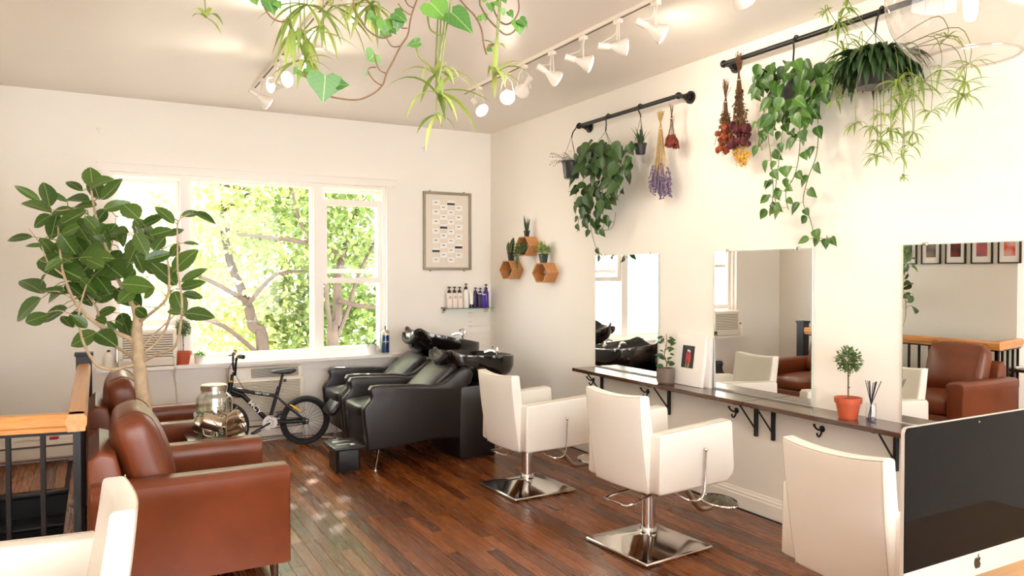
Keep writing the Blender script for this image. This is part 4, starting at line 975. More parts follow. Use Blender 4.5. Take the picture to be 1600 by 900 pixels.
# ================================================================== HANGING RODS AND PLANTS
def rod(label, y0, y1, z):
    t = thing('hanging_rod', label, 'rod', (XR, (y0 + y1) / 2, z), group='black pipe rods for hanging plants'); L = (y0 - y1) / 2; x = -.12
    MB().tube([(x, -L, 0), (x, L, 0)], .0165, 12).build('pipe', M['blackmetal'], t)
    for s in (-1, 1):
        MB().tube([(x, s * L, 0), (0, s * L, 0)], .0165, 12).build('stub', M['blackmetal'], t)
        MB().ball((x, s * L, 0), .026, 12, 8).build('elbow', M['blackmetal'], t)
        MB().tube([(-.0005, s * L, 0), (-.014, s * L, 0)], .047, 20).build('flange', M['blackmetal'], t)
        MB().tube([(-.05, s * L, 0), (-.014, s * L, 0)], .026, 14).build('collar', M['blackmetal'], t)
    return t
RX = XR - .12
rod('black pipe rod holding the philodendron and lavender', 5.56, 4.26, 2.896)
rod('black pipe rod holding the pothos and spider plant', 3.807, 2.10, 3.016)
ROD1, ROD2 = 2.896, 3.016
def shook(t, dz_top, drop=.10):
    """S hook over the rod; local origin = hang point under rod"""
    hx_ = RX - t.location.x; MB().tube(smoothpts([(hx_ + .022, 0, dz_top - .008), (hx_ + .015, 0, dz_top + .016), (hx_ - .004, 0, dz_top + .024), (hx_ - .022, 0, dz_top + .008), (hx_ * .7 - .018, 0, dz_top - .03), (hx_ * .2, 0, dz_top - .06), (0, 0, dz_top - drop)], 4), .0055, 8).build('hook', M['blackmetal'], t)
def hangwires(t, ztop, zpot, r, m='blackmetal', n=3):
    for k in range(n):
        a = 2 * PI * k / n + .5; MB().tube([(0, 0, ztop), (r * math.cos(a), r * math.sin(a), zpot)], .0018, 5).build('wire', M[m], t)
POTP = lambda r, h: [(0, 0), (r * .72, 0), (r * .76, .006), (r * .97, h - .012), (r * 1.05, h - .010), (r * 1.05, h), (r * .95, h), (r * .92, h - .03), (0, h - .035)]
# fern basket at the corner of rod 1
t = thing('hanging_fern', 'straggly small fern in a dark grey hanging pot at the rod elbow', 'hanging plant', (RX - .085, 5.55, 2.43))
pot(t, POTP(.085, .15), M['darkpot'], .078, .125)
shook(t, ROD1 - 2.43, .11); hangwires(t, .36, .145, .082)
mb = MB(); rr = random.Random(31)
for k in range(46):
    a = rr.uniform(0, 6.28); e = rr.uniform(.3, 1.4); p0 = Vector((.03 * math.cos(a), .03 * math.sin(a), .13)); d = Vector((math.cos(a), math.sin(a), e))
    p = p0.copy(); dd = d.normalized()
    for j in range(9):
        p2 = p + dd * .022; dd = (dd + Vector((0, 0, -.13))).normalized()
        for s in (-1, 1):
            sd = dd.cross(Vector((0, 0, 1))).normalized() * s; addleaf(mb, SMALL, p, p + (sd + dd * .5).normalized() * .018, (0, 0, 1), .9)
        p = p2
tag(mb.build('fronds', M['darkleaf'], t), kind='stuff')
# philodendron
PL = Vector((RX - .03, 5.12, 2.50))
t = thing('hanging_philodendron', 'bushy heart-leaved philodendron trailing from the rod toward a mirror', 'hanging plant', PL)
pot(t, POTP(.11, .14), M['darkpot'], .1, .12); shook(t, ROD1 - 2.50, .12); hangwires(t, .275, .135, .105)
hm = leafmesh('leaf', HEART, M['philo'], .25, .22); rr = random.Random(32)
def cluster(me, t, rr, n, region, X0, dX, size, hint=(-1, -.4, .35), down=1.0):
    for _ in range(n):
        (x0, y0, x1, y1) = region; px = rr.uniform(x0, x1); py = rr.uniform(y0, y1); X = X0 + rr.uniform(-dX, dX)
        p = onX(px, py, X); L = rr.uniform(*size)
        d = Vector((rr.uniform(-.5, .2), rr.uniform(-.7, .7), rr.uniform(-1.2, -.1) * down)).normalized()
        leaf(me, t, p, p + d * L, Vector(hint) + Vector((rr.uniform(-.5, .3), rr.uniform(-.6, .6), rr.uniform(-.3, .6))))
def strand(t, rr, pts, m, r=.0028, me=None, n=0, size=(.05, .08), off=.03):
    P = smoothpts([Vector(p) - t.location for p in pts], 5); MB().tube(P, r, 5).build('vine', m, t)
    for k in range(n):
        i = int((k + .5) / n * (len(P) - 1)); s = 1 if k % 2 else -1
        b = P[i] + t.location; L = rr.uniform(*size)
        p = b + Vector((rr.uniform(-.03, .01), s * off * rr.uniform(.4, 1.2), rr.uniform(-.01, .02)))
        MB().tube([P[i], p - t.location], .0014, 4).build('petiole', m, t)
        leaf(me, t, p, p + Vector((rr.uniform(-.5, .1), s * rr.uniform(.1, .9), -rr.uniform(.3, 1))).normalized() * L, (-1, rr.uniform(-.6, .3), rr.uniform(0, .7)))
X0 = RX - .04
for reg, n, dx in (((905, 222, 985, 250), 26, 0), ((898, 222, 988, 270), 34, -.10), ((895, 250, 978, 292), 30, -.06), ((895, 285, 965, 320), 24, 0), ((902, 315, 950, 345), 14, 0)):
    cluster(hm, t, rr, n, reg, X0 + dx, .08, (.085, .125))
for pts, n in (([(930, 250), (905, 290), (888, 300)], 3), ([(930, 280), (915, 330), (905, 340), (902, 362)], 5), ([(945, 270), (940, 320), (945, 345), (940, 357), (928, 360)], 5), ([(925, 300), (922, 345), (929, 380), (938, 396), (952, 402), (961, 398)], 5), ([(940, 300), (958, 315), (975, 292)], 3), ([(928, 360), (955, 357), (962, 332)], 2)):
    strand(t, rr, [onX(a, b, X0 - .03 + .02 * i) for i, (a, b) in enumerate(pts)], M['twig'], .0025, hm, n, (.05, .085))
# tiny hanging cactus pot
t = thing('hanging_succulent', 'small spiky plant in a tiny black hanging pot', 'hanging plant', (RX, 4.70, 2.53))
pot(t, POTP(.048, .085), M['blackpot'], .042, .07); shook(t, ROD1 - 2.53, .08); hangwires(t, .285, .083, .046)
mb = MB(); rr = random.Random(33)
for k in range(16):
    a = rr.uniform(0, 6.28); blade(mb, (.012 * math.cos(a), .012 * math.sin(a), .08), (math.cos(a) * .6, math.sin(a) * .6, rr.uniform(.5, 1.6)), 0, rr.uniform(.06, .16), .012, rr.uniform(.2, .9), 5)
mb.tube([(0, 0, .075), (.0, -.01, .13), (.0, -.005, .19)], .011, 7)
mb.build('stems', M['darkleaf'], t)
# dried bundles
def bundle(label, name, loc, h_above, h_below, spread, stem_m, n, seed, heads, top=.12, tie=M['string'], rod_z=None):
    """hangs from its tie point at local z=0"""
    t = thing(name, label, 'dried flowers', loc); rr = random.Random(seed); mb = MB(); ends = []
    for k in range(n):
        a = rr.uniform(0, 6.28); r = math.sqrt(rr.uniform(0, 1)); tx, ty = r * math.cos(a), r * math.sin(a)
        L = h_below * rr.uniform(.72, 1.0)
        e = Vector((tx * spread * .55, ty * spread, -L)); m_ = Vector((tx * spread * .22, ty * spread * .4, -L * .45))
        u = Vector((-tx * .025 + rr.uniform(-.01, .01), -ty * .03 + rr.uniform(-.015, .015), h_above * rr.uniform(.6, 1)))
        mb.tube([u, (tx * .012, ty * .012, 0), m_, e], .0019, 4); ends.append((e, (e - m_).normalized(), rr.uniform(0, 1)))
    mb.build('stems', stem_m, t)
    MB().tube([(.016 * math.cos(a), .016 * math.sin(a), .0) for a in [k * .4 for k in range(17)]], .0025, 5).build('tie', tie, t)
    if rod_z: MB().tube([(0, 0, 0), (0, 0, rod_z - loc[2] + .02)], .0011, 4).build('string', M['string'], t)
    heads(t, ends, rr); return t
def lav(t, ends, rr):
    mb = MB()
    for e, d, u in ends:
        for j in range(9):
            p = e - d * (j * .016 - .02); mb.ball(p + Vector((rr.uniform(-1, 1), rr.uniform(-1, 1), rr.uniform(-1, 1))) * .005, (.007, .007, .009), 5, 4)
    tag(mb.build('lavender_buds', M['lavender'], t), kind='stuff')
bundle('hanging bunch of dried lavender with straw stems', 'lavender_bunch', (RX, 4.46, 2.69), .14, .50, .11, M['straw'], 52, 41, lav, rod_z=ROD1)
def prot(t, ends, rr):
    for e, d, u in ends[:9]:
        mb = MB()
        for ring_, n_ in ((.6, 5), (1.0, 8)):
            for k in range(n_):
                a = 2 * PI * k / n_; s = Vector((math.cos(a), math.sin(a), 0)) * .012 * ring_
                addleaf(mb, SMALL, e + s * .4, e + s * 1.6 + Vector((0, 0, -.085)), s + Vector((0, 0, -.1)), .75)
        mb.ball(e + Vector((0, 0, -.035)), (.016, .016, .036), 8, 6)
        mb.build('flower', M['protea'], t)
bundle('hanging bunch of dried red cone flowers', 'red_flower_bunch', (RX, 4.335, 2.74), .12, .15, .055, M['drybrown'], 11, 42, prot, rod_z=ROD1)
def balls(m, size, jit, count=None, name='flower', back=0.0):
    def f(t, ends, rr):
        for e, d, u in (ends[:count] if count else ends):
            mb = MB(); c = e - d * u * back
            for k in range(7):
                o_ = Vector((rr.gauss(0, 1), rr.gauss(0, 1), rr.gauss(0, 1))).normalized() * size * .45; mb.ball(c + o_, size * rr.uniform(.5, .75), 6, 4)
            mb.build(name, m, t)
    return f
def fluff(t, ends, rr, m, n, zr):
    mb = MB()
    for _ in range(n):
        e, d, u = rr.choice(ends); z = rr.uniform(*zr); p = e * z + Vector((rr.uniform(-.012, .012), rr.uniform(-.012, .012), 0))
        addleaf(mb, SMALL, p, p + Vector((rr.uniform(-1, 1), rr.uniform(-1, 1), rr.uniform(-1, .3))).normalized() * .022, (1, 0, 1))
    tag(mb.build('dry_leaves', m, t), kind='stuff')
def h1(t, ends, rr): balls(M['orangedry'], .022, 0, 30, back=.14)(t, ends, rr); fluff(t, ends, rr, M['drybrown'], 260, (.2, .8))
def h2(t, ends, rr): balls(M['burgundy'], .026, 0, 26, back=.09)(t, ends, rr); fluff(t, ends, rr, M['drybrown'], 300, (.15, .8))
def h3(t, ends, rr): balls(M['yellowball'], .013, 0, 26, back=.05)(t, ends, rr)
bundle('dried bunch with rusty orange flower heads hanging by the rod flange', 'orange_flower_bunch', (RX, 3.79, 2.755), .16, .36, .095, M['drybrown'], 44, 43, h1, rod_z=ROD2)
bundle('dried bunch with dark burgundy flower heads beside the pothos', 'burgundy_flower_bunch', (RX - .02, 3.65, 2.87), .20, .46, .10, M['drybrown'], 44, 44, h2, rod_z=ROD2)
bundle('dried bunch with small yellow ball flowers below the burgundy bunch', 'yellow_flower_bunch', (RX - .0, 3.645, 2.62), .06, .33, .075, M['straw'], 30, 45, h3, rod_z=ROD2)
# pothos
PL = Vector((RX - .03, 3.20, 2.60))
t = thing('hanging_pothos', 'green pothos with long trailing vines in a dark hanging pot', 'hanging plant', PL)
pot(t, POTP(.10, .16), M['darkpot'], .09, .14); shook(t, ROD2 - 2.60, .14); hangwires(t, .275, .155, .098)
pm = leafmesh('leaf', HEART, M['pothos'], .3, .25); rr = random.Random(51); X0 = RX - .04
for reg, n in (((1185, 95, 1295, 125), 46), ((1180, 112, 1215, 150), 10), ((1275, 100, 1300, 150), 12), ((1195, 125, 1285, 165), 30), ((1190, 150, 1280, 185), 22), ((1195, 180, 1265, 215), 14)):
    cluster(pm, t, rr, n, reg, X0 - .05, .12, (.065, .1))
for pts, n in (([(1225, 150), (1200, 190), (1205, 250), (1208, 300), (1203, 338)], 14), ([(1230, 160), (1222, 210), (1216, 260), (1211, 310), (1220, 330)], 12), ([(1245, 165), (1250, 220), (1243, 270), (1228, 300), (1232, 328)], 12),
               ([(1268, 155), (1278, 190), (1276, 240), (1262, 280), (1255, 315), (1265, 340), (1275, 372), (1290, 376), (1292, 368)], 15), ([(1215, 150), (1186, 190), (1190, 235)], 6)):
    strand(t, rr, [onX(a, b, X0 - .03 + .012 * i) for i, (a, b) in enumerate(pts)], M['vine'], .003, pm, n, (.05, .08), .035)
# big spider plant
PL = Vector((RX - .06, 2.63, 2.60))
t = thing('hanging_spider_plant', 'large hanging spider plant with many trailing plantlets over a dark pot', 'hanging plant', PL)
pot(t, POTP(.125, .15), M['darkpot'], .115, .13); shook(t, ROD2 - 2.60, .12); hangwires(t, .295, .145, .12)
rr = random.Random(61)
mb = MB()
for _ in range(300):
    a = rr.uniform(0, 6.28); r0 = rr.uniform(0, .11)
    blade(mb, (r0 * math.cos(a), r0 * math.sin(a), .13), (math.cos(a), math.sin(a), rr.uniform(.1, 1.3)), 0, rr.uniform(.13, .27), .042, rr.uniform(1.8, 4.6), 7)
tag(mb.build('dark_leaves', M['darkleaf'], t), kind='stuff')
def plantlet(mb, p, rr, n, L, w):
    for _ in range(n):
        a = rr.uniform(0, 6.28); blade(mb, p, (math.cos(a), math.sin(a), rr.uniform(-.5, 1.0)), 0, rr.uniform(.6, 1.15) * L, w, rr.uniform(.8, 2.4), 6)
mb = MB(); rn = MB()
for (px, py, L_, n_) in ((1310, 35, .13, 12), (1318, 80, .15, 16), (1347, 78, .15, 16), (1300, 140, .12, 10), (1345, 115, .13, 10), (1402, 130, .15, 16), (1424, 148, .15, 16), (1440, 128, .15, 14), (1455, 175, .11, 8), (1405, 170, .12, 10), (1337, 195, .09, 7), (1380, 180, .1, 8), (1392, 205, .12, 14), (1376, 225, .12, 14), (1370, 245, .1, 12), (1428, 208, .08, 7), (1425, 228, .08, 6), (1410, 245, .07, 6), (1412, 277, .04, 4), (1290, 20, .08, 6), (1322, 12, .1, 8), (1505, 152, .12, 12), (1508, 130, .12, 12), (1515, 100, .12, 10), (1480, 60, .1, 8), (1470, 110, .12, 10), (1365, 200, .1, 8), (1307, 155, .1, 7)):
    p = onX(px, py, RX - .10 + rr.uniform(-.10, .08)) - PL
    plantlet(mb, p, rr, n_ + 4, L_ * 1.1, .0125)
    s = Vector((rr.uniform(-.08, .08), rr.uniform(-.09, .09), .15))
    mid = (s + p) / 2 + Vector((0, 0, .12)) + Vector((p.x - s.x, p.y - s.y, 0)) * .3
    rn.tube(smoothpts([s, mid, Vector((p.x, p.y, max(p.z + .06, (mid.z + p.z) / 2))), p], 4), .0022, 4)
tag(mb.build('plantlets', M['spider'], t), kind='stuff'); rn.build('runners', M['vine'], t)

# ================================================================== CORNER SHELF, BOARD, HEXAGONS
bd = thing('card_board', 'pewter framed glass board with rows of small white cards', 'notice board', (3.32, 7.5, 1.635))
fw_ = .028; BW = .565; BH = .84
for s in (-1, 1): MB().box((s * (BW / 2 - fw_ / 2), -.014, BH / 2), (fw_, .028, BH), .004, 1).build('frame_side', M['pewter'], bd)
for z in (fw_ / 2, BH - fw_ / 2): MB().box((0, -.014, z), (BW - 2 * fw_, .028, fw_), .004, 1).build('frame_rail', M['pewter'], bd)
MB().box((0, -.004, BH / 2), (BW - .02, .006, BH - .02)).build('backing', M['backing'], bd, smooth=False)
card = MB().box((0, 0, 0), (.088, .004, .058)).mesh('card', M['paper'], False)
cols = ((168, (150, 210, 271, 332, 393, -455, 515)), (217, (182, 243, -305, 363, 425, 485)), (264, (-155, 215, 275, 337, 396, 456, 517)), (313, (187, 247, 308, 369, -432, 487)))
for cx_, ys in cols:
    for y in ys:
        p = onY(640 + cx_ / 4.093, 280 + abs(y) / 4.093, 7.488); o = link('card', card, bd); o.location = (p.x - 3.32, -.012, p.z - 1.635)
        if y < 0: MB().box((0, -.0028, -.008), (.086, .001, .024)).build('dark_band', M['ink'], o, smooth=False)
        else:
            mk = MB()
            for dx, w, h in ((-.012, .008, .011), (-.001, .009, .008), (.010, .008, .012)): mk.box((dx, -.0026, .004), (w, .001, h))
            mk.build('print_mark', M['ink'], o, smooth=False)
for x in (-.2, .2):
    for z in (-.006, BH + .006): MB().box((x, -.008, z), (.018, .016, .012), .002).build('mount', M['pewter'], bd)
gs = thing('glass_shelf', 'narrow glass shelf with metal brackets in the room corner', 'shelf', (3.54, 7.5, 1.215))
MB().box((0, -.065, .004), (.60, .12, .008), .001, 1).build('glass_plate', M['greenglass'], gs)
for x in (-.27, .24):
    MB().prism([(0, -.05), (-.02, -.045), (-.05, -.01), (-.06, 0), (0, 0)], 0, x - .02, x + .02, r=.004).build('bracket', M['chrome'], gs)
    MB().box((x, -.03, .014), (.05, .06, .012), .003).build('clamp', M['pewter'], gs)
ZG = 1.2235
def pump_bottle(x, label, m, capm, w=.058, h=.165, square=True, cap=.05, y=7.43, d=.05, grp='bottles on the glass shelf'):
    t = thing('pump_bottle', label, 'bottle', (x, y, ZG), group=grp)
    if square: MB().box((0, 0, h / 2), (w, d, h), .008, 3).build('body', m, t)
    else: MB().lathe([(0, 0), (w / 2, 0), (w / 2 + .002, .005), (w / 2, h * .86), (w * .36, h * .96), (w * .26, h), (0, h)], n=22).build('body', m, t)
    MB().lathe([(0, h), (.018, h), (.019, h + .022), (.010, h + .032), (.0055, h + .034), (.0055, h + .052), (.016, h + .054), (.017, h + .062), (0, h + .068)], n=16).build('pump', capm, t)
    MB().tube([(0, 0, h + .058), (0, -.035, h + .054)], .005, 6).build('nozzle', capm, t)
    if m is M['pinkwhite']: MB().box((0, -d / 2 - .0004, h * .72), (w * .6, .0008, .03)).build('label_print', M['seam'], t, smooth=False)
    return t
for x, l in ((3.315, 'rosy white pump bottle with black pump at the open end of the glass shelf'), (3.376, 'rosy white pump bottle with black pump, second from the open end of the shelf'), (3.437, 'rosy white pump bottle with black pump next to the tall white bottle')):
    pump_bottle(x, l, M['pinkwhite'], M['blackplastic'])
pump_bottle(3.512, 'tall round white bottle with black pump on the glass shelf', M['whitepot'], M['blackplastic'], .062, .20, False)
t = thing('cream_tube', 'white cream tube standing on its black cap on the glass shelf', 'tube', (3.578, 7.43, ZG))
MB().lathe([(0, 0), (.019, 0), (.019, .036), (.0, .037)], n=18).build('cap', M['blackplastic'], t)
vs = []; fs = []; n = 18
for z, rx, ry in ((.037, .021, .021), (.08, .023, .019), (.15, .025, .008), (.172, .026, .002)):
    for k in range(n): a = 2 * PI * k / n; vs.append((rx * math.cos(a), ry * math.sin(a), z))
for i in range(3):
    for k in range(n): fs.append((i * n + k, i * n + (k + 1) % n, (i + 1) * n + (k + 1) % n, (i + 1) * n + k))
MB().add(vs, fs + [tuple(range(n))[::-1], tuple(3 * n + k for k in range(n))]).build('body', M['whitepot'], t)
pump_bottle(3.640, 'dark purple square pump bottle at the back of the shelf', M['darkpurple'], M['darkpurple'], .062, .155, True, y=7.455)
pump_bottle(3.698, 'purple square pump bottle at the back of the shelf beside the dark one', M['purple'], M['darkpurple'], .05, .15, True, y=7.455)
pump_bottle(3.762, 'tall round violet pump bottle closest to the room corner', M['purple'], M['darkpurple'], .058, .19, False, y=7.44)
for x, m, h, l in ((3.668, 'darkpurple', .148, 'dark purple flat bottle with white cap in front on the shelf'), (3.716, 'purple', .138, 'bright purple flat bottle with white cap in front on the shelf')):
    t = thing('flat_bottle', l, 'bottle', (x, 7.405, ZG), group='bottles on the glass shelf')
    MB().box((0, 0, h / 2), (.046, .032, h), .007, 3).build('body', M[m], t); MB().box((0, 0, h + .005), (.038, .028, .010), .003).build('cap', M['whitepot'], t)
# wire baskets in the corner
for z, l in ((1.02, 'upper white wire basket mounted in the room corner'), (.80, 'lower white wire basket mounted in the room corner')):
    t = thing('wire_basket', l, 'wire basket', (3.70, 7.5, z)); 
    for zz in (0, .15):
        MB().tube([(-.13, -.006, zz), (-.13, -.10, zz), (.13, -.10, zz), (.13, -.006, zz), (-.13, -.006, zz)], .003, 6).build('rim_wire', M['trim'], t)
    w = MB()
    for k in range(9):
        x = -.13 + k * .0325; w.tube([(x, -.10, .15), (x, -.10, 0), (x, -.006, 0)], .0017, 4)
    for k in range(1, 4): w.tube([(.13, -.10 + k * .025, .15), (.13, -.10 + k * .025, 0)], .0017, 4)
    for zz in (.05, .1): w.tube([(-.13, -.006, zz), (-.13, -.10, zz), (.13, -.10, zz), (.13, -.006, zz)], .0017, 4)
    tag(w.build('mesh_wires', M['trim'], t), kind='stuff')
# hexagon shelves
def hexshelf(label, y, z, hw=.15, hh=.095, d=.125):
    t = thing('hexagon_shelf', label, 'wall shelf', (XR, y, z), group='wooden hexagon wall shelves')
    P = [(hw, 0), (hw * .46, hh), (-hw * .46, hh), (-hw, 0), (-hw * .46, -hh), (hw * .46, -hh)]; k = .88
    for i in range(6):
        a, b = P[i], P[(i + 1) % 6]; q = [a, b, (b[0] * k, b[1] * k), (a[0] * k, a[1] * k)]
        MB().prism(q, 0, -d, -.001).build('side_board', M['hexwood'], t, smooth=False)
    return t
hexshelf('wooden hexagon shelf with a round black bottle inside, under the variegated snake plant', 6.905, 1.635)
hexshelf('topmost wooden hexagon shelf with a trailing plant inside', 6.565, 1.87)
hexshelf('wooden hexagon shelf with a tiny terracotta pot inside', 6.225, 1.605)
def sqpot(t, w, h, m): 
    MB().lathe([(0, 0), (w * .46, 0), (w * .62, h * .88), (w * .70, h * .88), (w * .70, h), (w * .60, h), (w * .55, h * .85), (0, h * .82)], n=4, T=Matrix.Rotation(PI / 4, 4, 'Z')).build('pot', m, t, smooth=False)
hx = XR - .075
t = thing('snake_plant', 'variegated yellow-edged snake plant in a brown-black square pot', 'potted plant', (hx, 6.885, 1.731)); sqpot(t, .065, .085, M['blackpot'])
mb = MB(); rr = random.Random(71); YELLOW = leafmat('snake_yellow_edge', S(196, 186, 92), S(216, 206, 120), .2)
BLADE = [(0, .06), (.3, .12), (.6, .14), (.85, .09), (1, .005)]
for k, (dy, dx, L, ty) in enumerate(((-.02, 0, .17, -.02), (.022, .0, .13, .05), (0, -.02, .12, .02), (.03, -.01, .10, .045), (-.012, -.012, .12, -.03))):
    p = t.location + Vector((dx, dy, .07)); q = p + Vector((dx * .5, ty, L))
    o = leaf(leafmesh('leaf', BLADE, M['darkleaf'], .5, .05), t, p, q, (-1, .2 * (k - 2), 0), 1.25)
    o2 = leafmesh('leaf_edge', [(a, b * 1.22) for a, b in BLADE], YELLOW, .5, .05); e = link('leaf_edge', o2, o); e.location = (0, 0, -.02)
t = thing('spear_sansevieria', 'upright spear-leaved plant in a black pot on the topmost hexagon', 'potted plant', (hx, 6.56, 1.966)); sqpot(t, .05, .06, M['blackpot'])
for k in range(10):
    a = 2 * PI * k / 10; MB().tube([(.010 * math.cos(a), .010 * math.sin(a), .045), (.022 * math.cos(a), .024 * math.sin(a), .13), (.030 * math.cos(a), .036 * math.sin(a), rr.uniform(.17, .215))], [.006, .0055, .001], 6).build('spear', M['darkleaf'], t)
t = thing('bushy_plant', 'pale yellow-green bushy plant in a dark green pot', 'potted plant', (hx, 6.235, 1.701)); sqpot(t, .075, .085, M['greenpot'])
mb = MB()
for _ in range(170):
    d = Vector((rr.gauss(0, 1), rr.gauss(0, 1), abs(rr.gauss(0, 1)))).normalized(); p = Vector((0, 0, .09)) + Vector((d.x * .055, d.y * .07, d.z * .11)) * rr.uniform(.3, 1)
    addleaf(mb, SMALL, p, p + (d + Vector((rr.uniform(-.5, .5), rr.uniform(-.5, .5), rr.uniform(-.6, .3)))).normalized() * .034, (-.5, 0, 1), 1.3)
tag(mb.build('foliage', M['paleplant'], t), kind='stuff')
t = thing('trailing_plant', 'small trailing plant spilling out of the topmost hexagon', 'potted plant', (XR - .08, 6.58, 1.788)); MB().lathe([(0, 0), (.025, 0), (.035, .045), (.031, .045), (0, .04)], n=14).build('pot', M['blackpot'], t)
mb = MB()
for _ in range(150):
    p = Vector((rr.uniform(-.07, .02), rr.gauss(.01, .045), rr.uniform(.02, .11))); addleaf(mb, SMALL, p, p + Vector((rr.uniform(-1, .3), rr.uniform(-1, 1), rr.uniform(-.8, .4))).normalized() * .026, (-1, 0, .6), 1.3)
for s in range(7):
    y = rr.uniform(-.06, .08); L = rr.uniform(.10, .24)
    for j in range(16):
        z = .06 - L * j / 16; p = Vector((-.085 + rr.uniform(-.012, .012), y + rr.uniform(-.012, .012) - .02 * j / 16, z)); addleaf(mb, SMALL, p, p + Vector((rr.uniform(-1, 0), rr.uniform(-1, 1), rr.uniform(-1, .2))).normalized() * .022, (-1, 0, .5), 1.4)
tag(mb.build('foliage', M['topiary'], t), kind='stuff')
t = thing('black_bottle', 'round black glass bottle inside a hexagon shelf', 'bottle', (XR - .07, 6.87, 1.5525))
MB().ball((0, 0, .042), (.042, .042, .042), 16, 10).build('body', M['ceramic'], t); MB().lathe([(.012, .08), (.012, .10), (.016, .104), (0, .106)], n=12).build('neck', M['ceramic'], t)
t = thing('mini_succulent', 'tiny plant in a small terracotta pot inside a hexagon shelf', 'potted plant', (XR - .06, 6.20, 1.5225)); MB().lathe([(0, 0), (.020, 0), (.027, .045), (.030, .045), (.030, .055), (.025, .055), (0, .05)], n=16).build('pot', M['terra'], t)
mb = MB()
for k in range(9): a = k * .7; blade(mb, (0, 0, .05), (math.cos(a), math.sin(a), .9), 0, .05, .012, .6, 4)
mb.build('leaves', M['darkleaf'], t)

# ================================================================== WINDOW SILL ITEMS
ZW = .772
q = onY(286, 560, 7.44); topiary('ball-shaped topiary in a terracotta pot on the windowsill', (q.x, 7.44, ZW), 1.02, M['topiary'])
def sillplant(label, px, s, seed, L):
    q = onY(px, 560, 7.44); t = thing('sill_plant', label, 'potted plant', (q.x, 7.44, ZW)); pot(t, [(0, 0), (.042 * s, 0), (.048 * s, .08 * s), (.044 * s, .08 * s), (.04 * s, .02 * s), (0, .015 * s)], M['whitepot'], .042 * s, .066 * s)
    mb = MB(); rr = random.Random(seed)
    for _ in range(46):
        a = rr.uniform(0, 6.28); blade(mb, (.02 * s * math.cos(a), .02 * s * math.sin(a), .07 * s), (math.cos(a), math.sin(a), rr.uniform(.4, 1.6)), 0, rr.uniform(.6, 1.1) * L, .010, rr.uniform(.8, 2.2), 5)
    tag(mb.build('blades', M['ivy'], t), kind='stuff')
sillplant('small green plant in a white pot next to the sill topiary', 312, 1.0, 81, .10)
sillplant('spider plant in a round white pot next to the blue jar', 579, 1.35, 82, .16)
q = onY(593.5, 555, 7.46); t = thing('glass_tumbler', 'small clear glass behind the blue disinfectant jar', 'glass', (q.x - .015, 7.49, ZW)); MB().lathe([(0, 0), (.03, 0), (.034, .09), (.032, .09), (.028, .006), (0, .006)], n=18).build('tumbler', M['glass'], t); MB().lathe([(0, .007), (.0275, .007), (.029, .03), (0, .03)], n=16).build('water', M['glass'], t)
q = onY(602, 550, 7.43); t = thing('disinfectant_jar', 'tall glass jar of blue disinfectant with steel lid on the windowsill', 'jar', (q.x, 7.43, ZW))
MB().lathe([(0, 0), (.047, 0), (.048, .02), (.043, .03), (.043, .215), (.041, .215), (.041, .012), (0, .01)], n=24).build('glass_body', M['glass'], t)
MB().lathe([(0, .010), (.040, .012), (.040, .19), (0, .19)], n=24).build('blue_liquid', M['blue'], t)
MB().lathe([(.0, .213), (.045, .213), (.045, .222), (.03, .24), (.01, .25), (.0, .25)], n=24).build('lid', M['steel'], t)
MB().tube([(0, 0, .245), (0, 0, .285)], .007, 8).build('handle', M['blackplastic'], t)
text('BARBICIDE', .0165, M['paper'], t, (-.004, -.0445, .125), (PI / 2, 0, math.radians(-8)), ext=.0004)
q = onY(170, 575, 7.42); t = thing('cream_bottle', 'plain cream ceramic bottle standing on the windowsill end', 'bottle', (q.x, 7.42, ZW)); MB().lathe([(0, 0), (.034, 0), (.036, .01), (.034, .10), (.02, .125), (.012, .13), (.012, .15), (0, .15)], n=20).build('body', M['acwhite'], t); MB().lathe([(.013, .145), (.014, .16), (0, .162)], n=12).build('stopper', M['blackplastic'], t)

# ================================================================== FICUS TREE
FB = Vector((.27, 5.15, 0))
t = thing('ficus_tree', 'tall ficus tree with large dark leaves between the brown armchairs', 'tree', FB); fic = t
MB().lathe([(0, 0), (.11, 0), (.125, .01), (.145, .26), (.135, .26), (.125, .05), (0, .04)], n=28).build('pot', M['darkpot'], t)
MB().lathe([(0, .22), (.13, .22), (.1, .23), (0, .235)], n=20).build('soil', M['soil'], t)
DP = 4.64
def zz(x, y, dd=0.0): return at(x / 2.6475, 240 + y / 2.6475, DP + dd)
trunk = [Vector((.27, 5.15, .15)), at(229, 690, 4.64), at(226, 640, 4.64), at(221, 600, 4.64), zz(575, 860), zz(572, 800), zz(566, 740), zz(570, 680), zz(560, 630)]
P = smoothpts([p - FB for p in trunk], 4); nP = len(P)
MB().tube(P, [.047 - .022 * i / nP for i in range(nP)], 12).build('trunk', M['bark'], t)
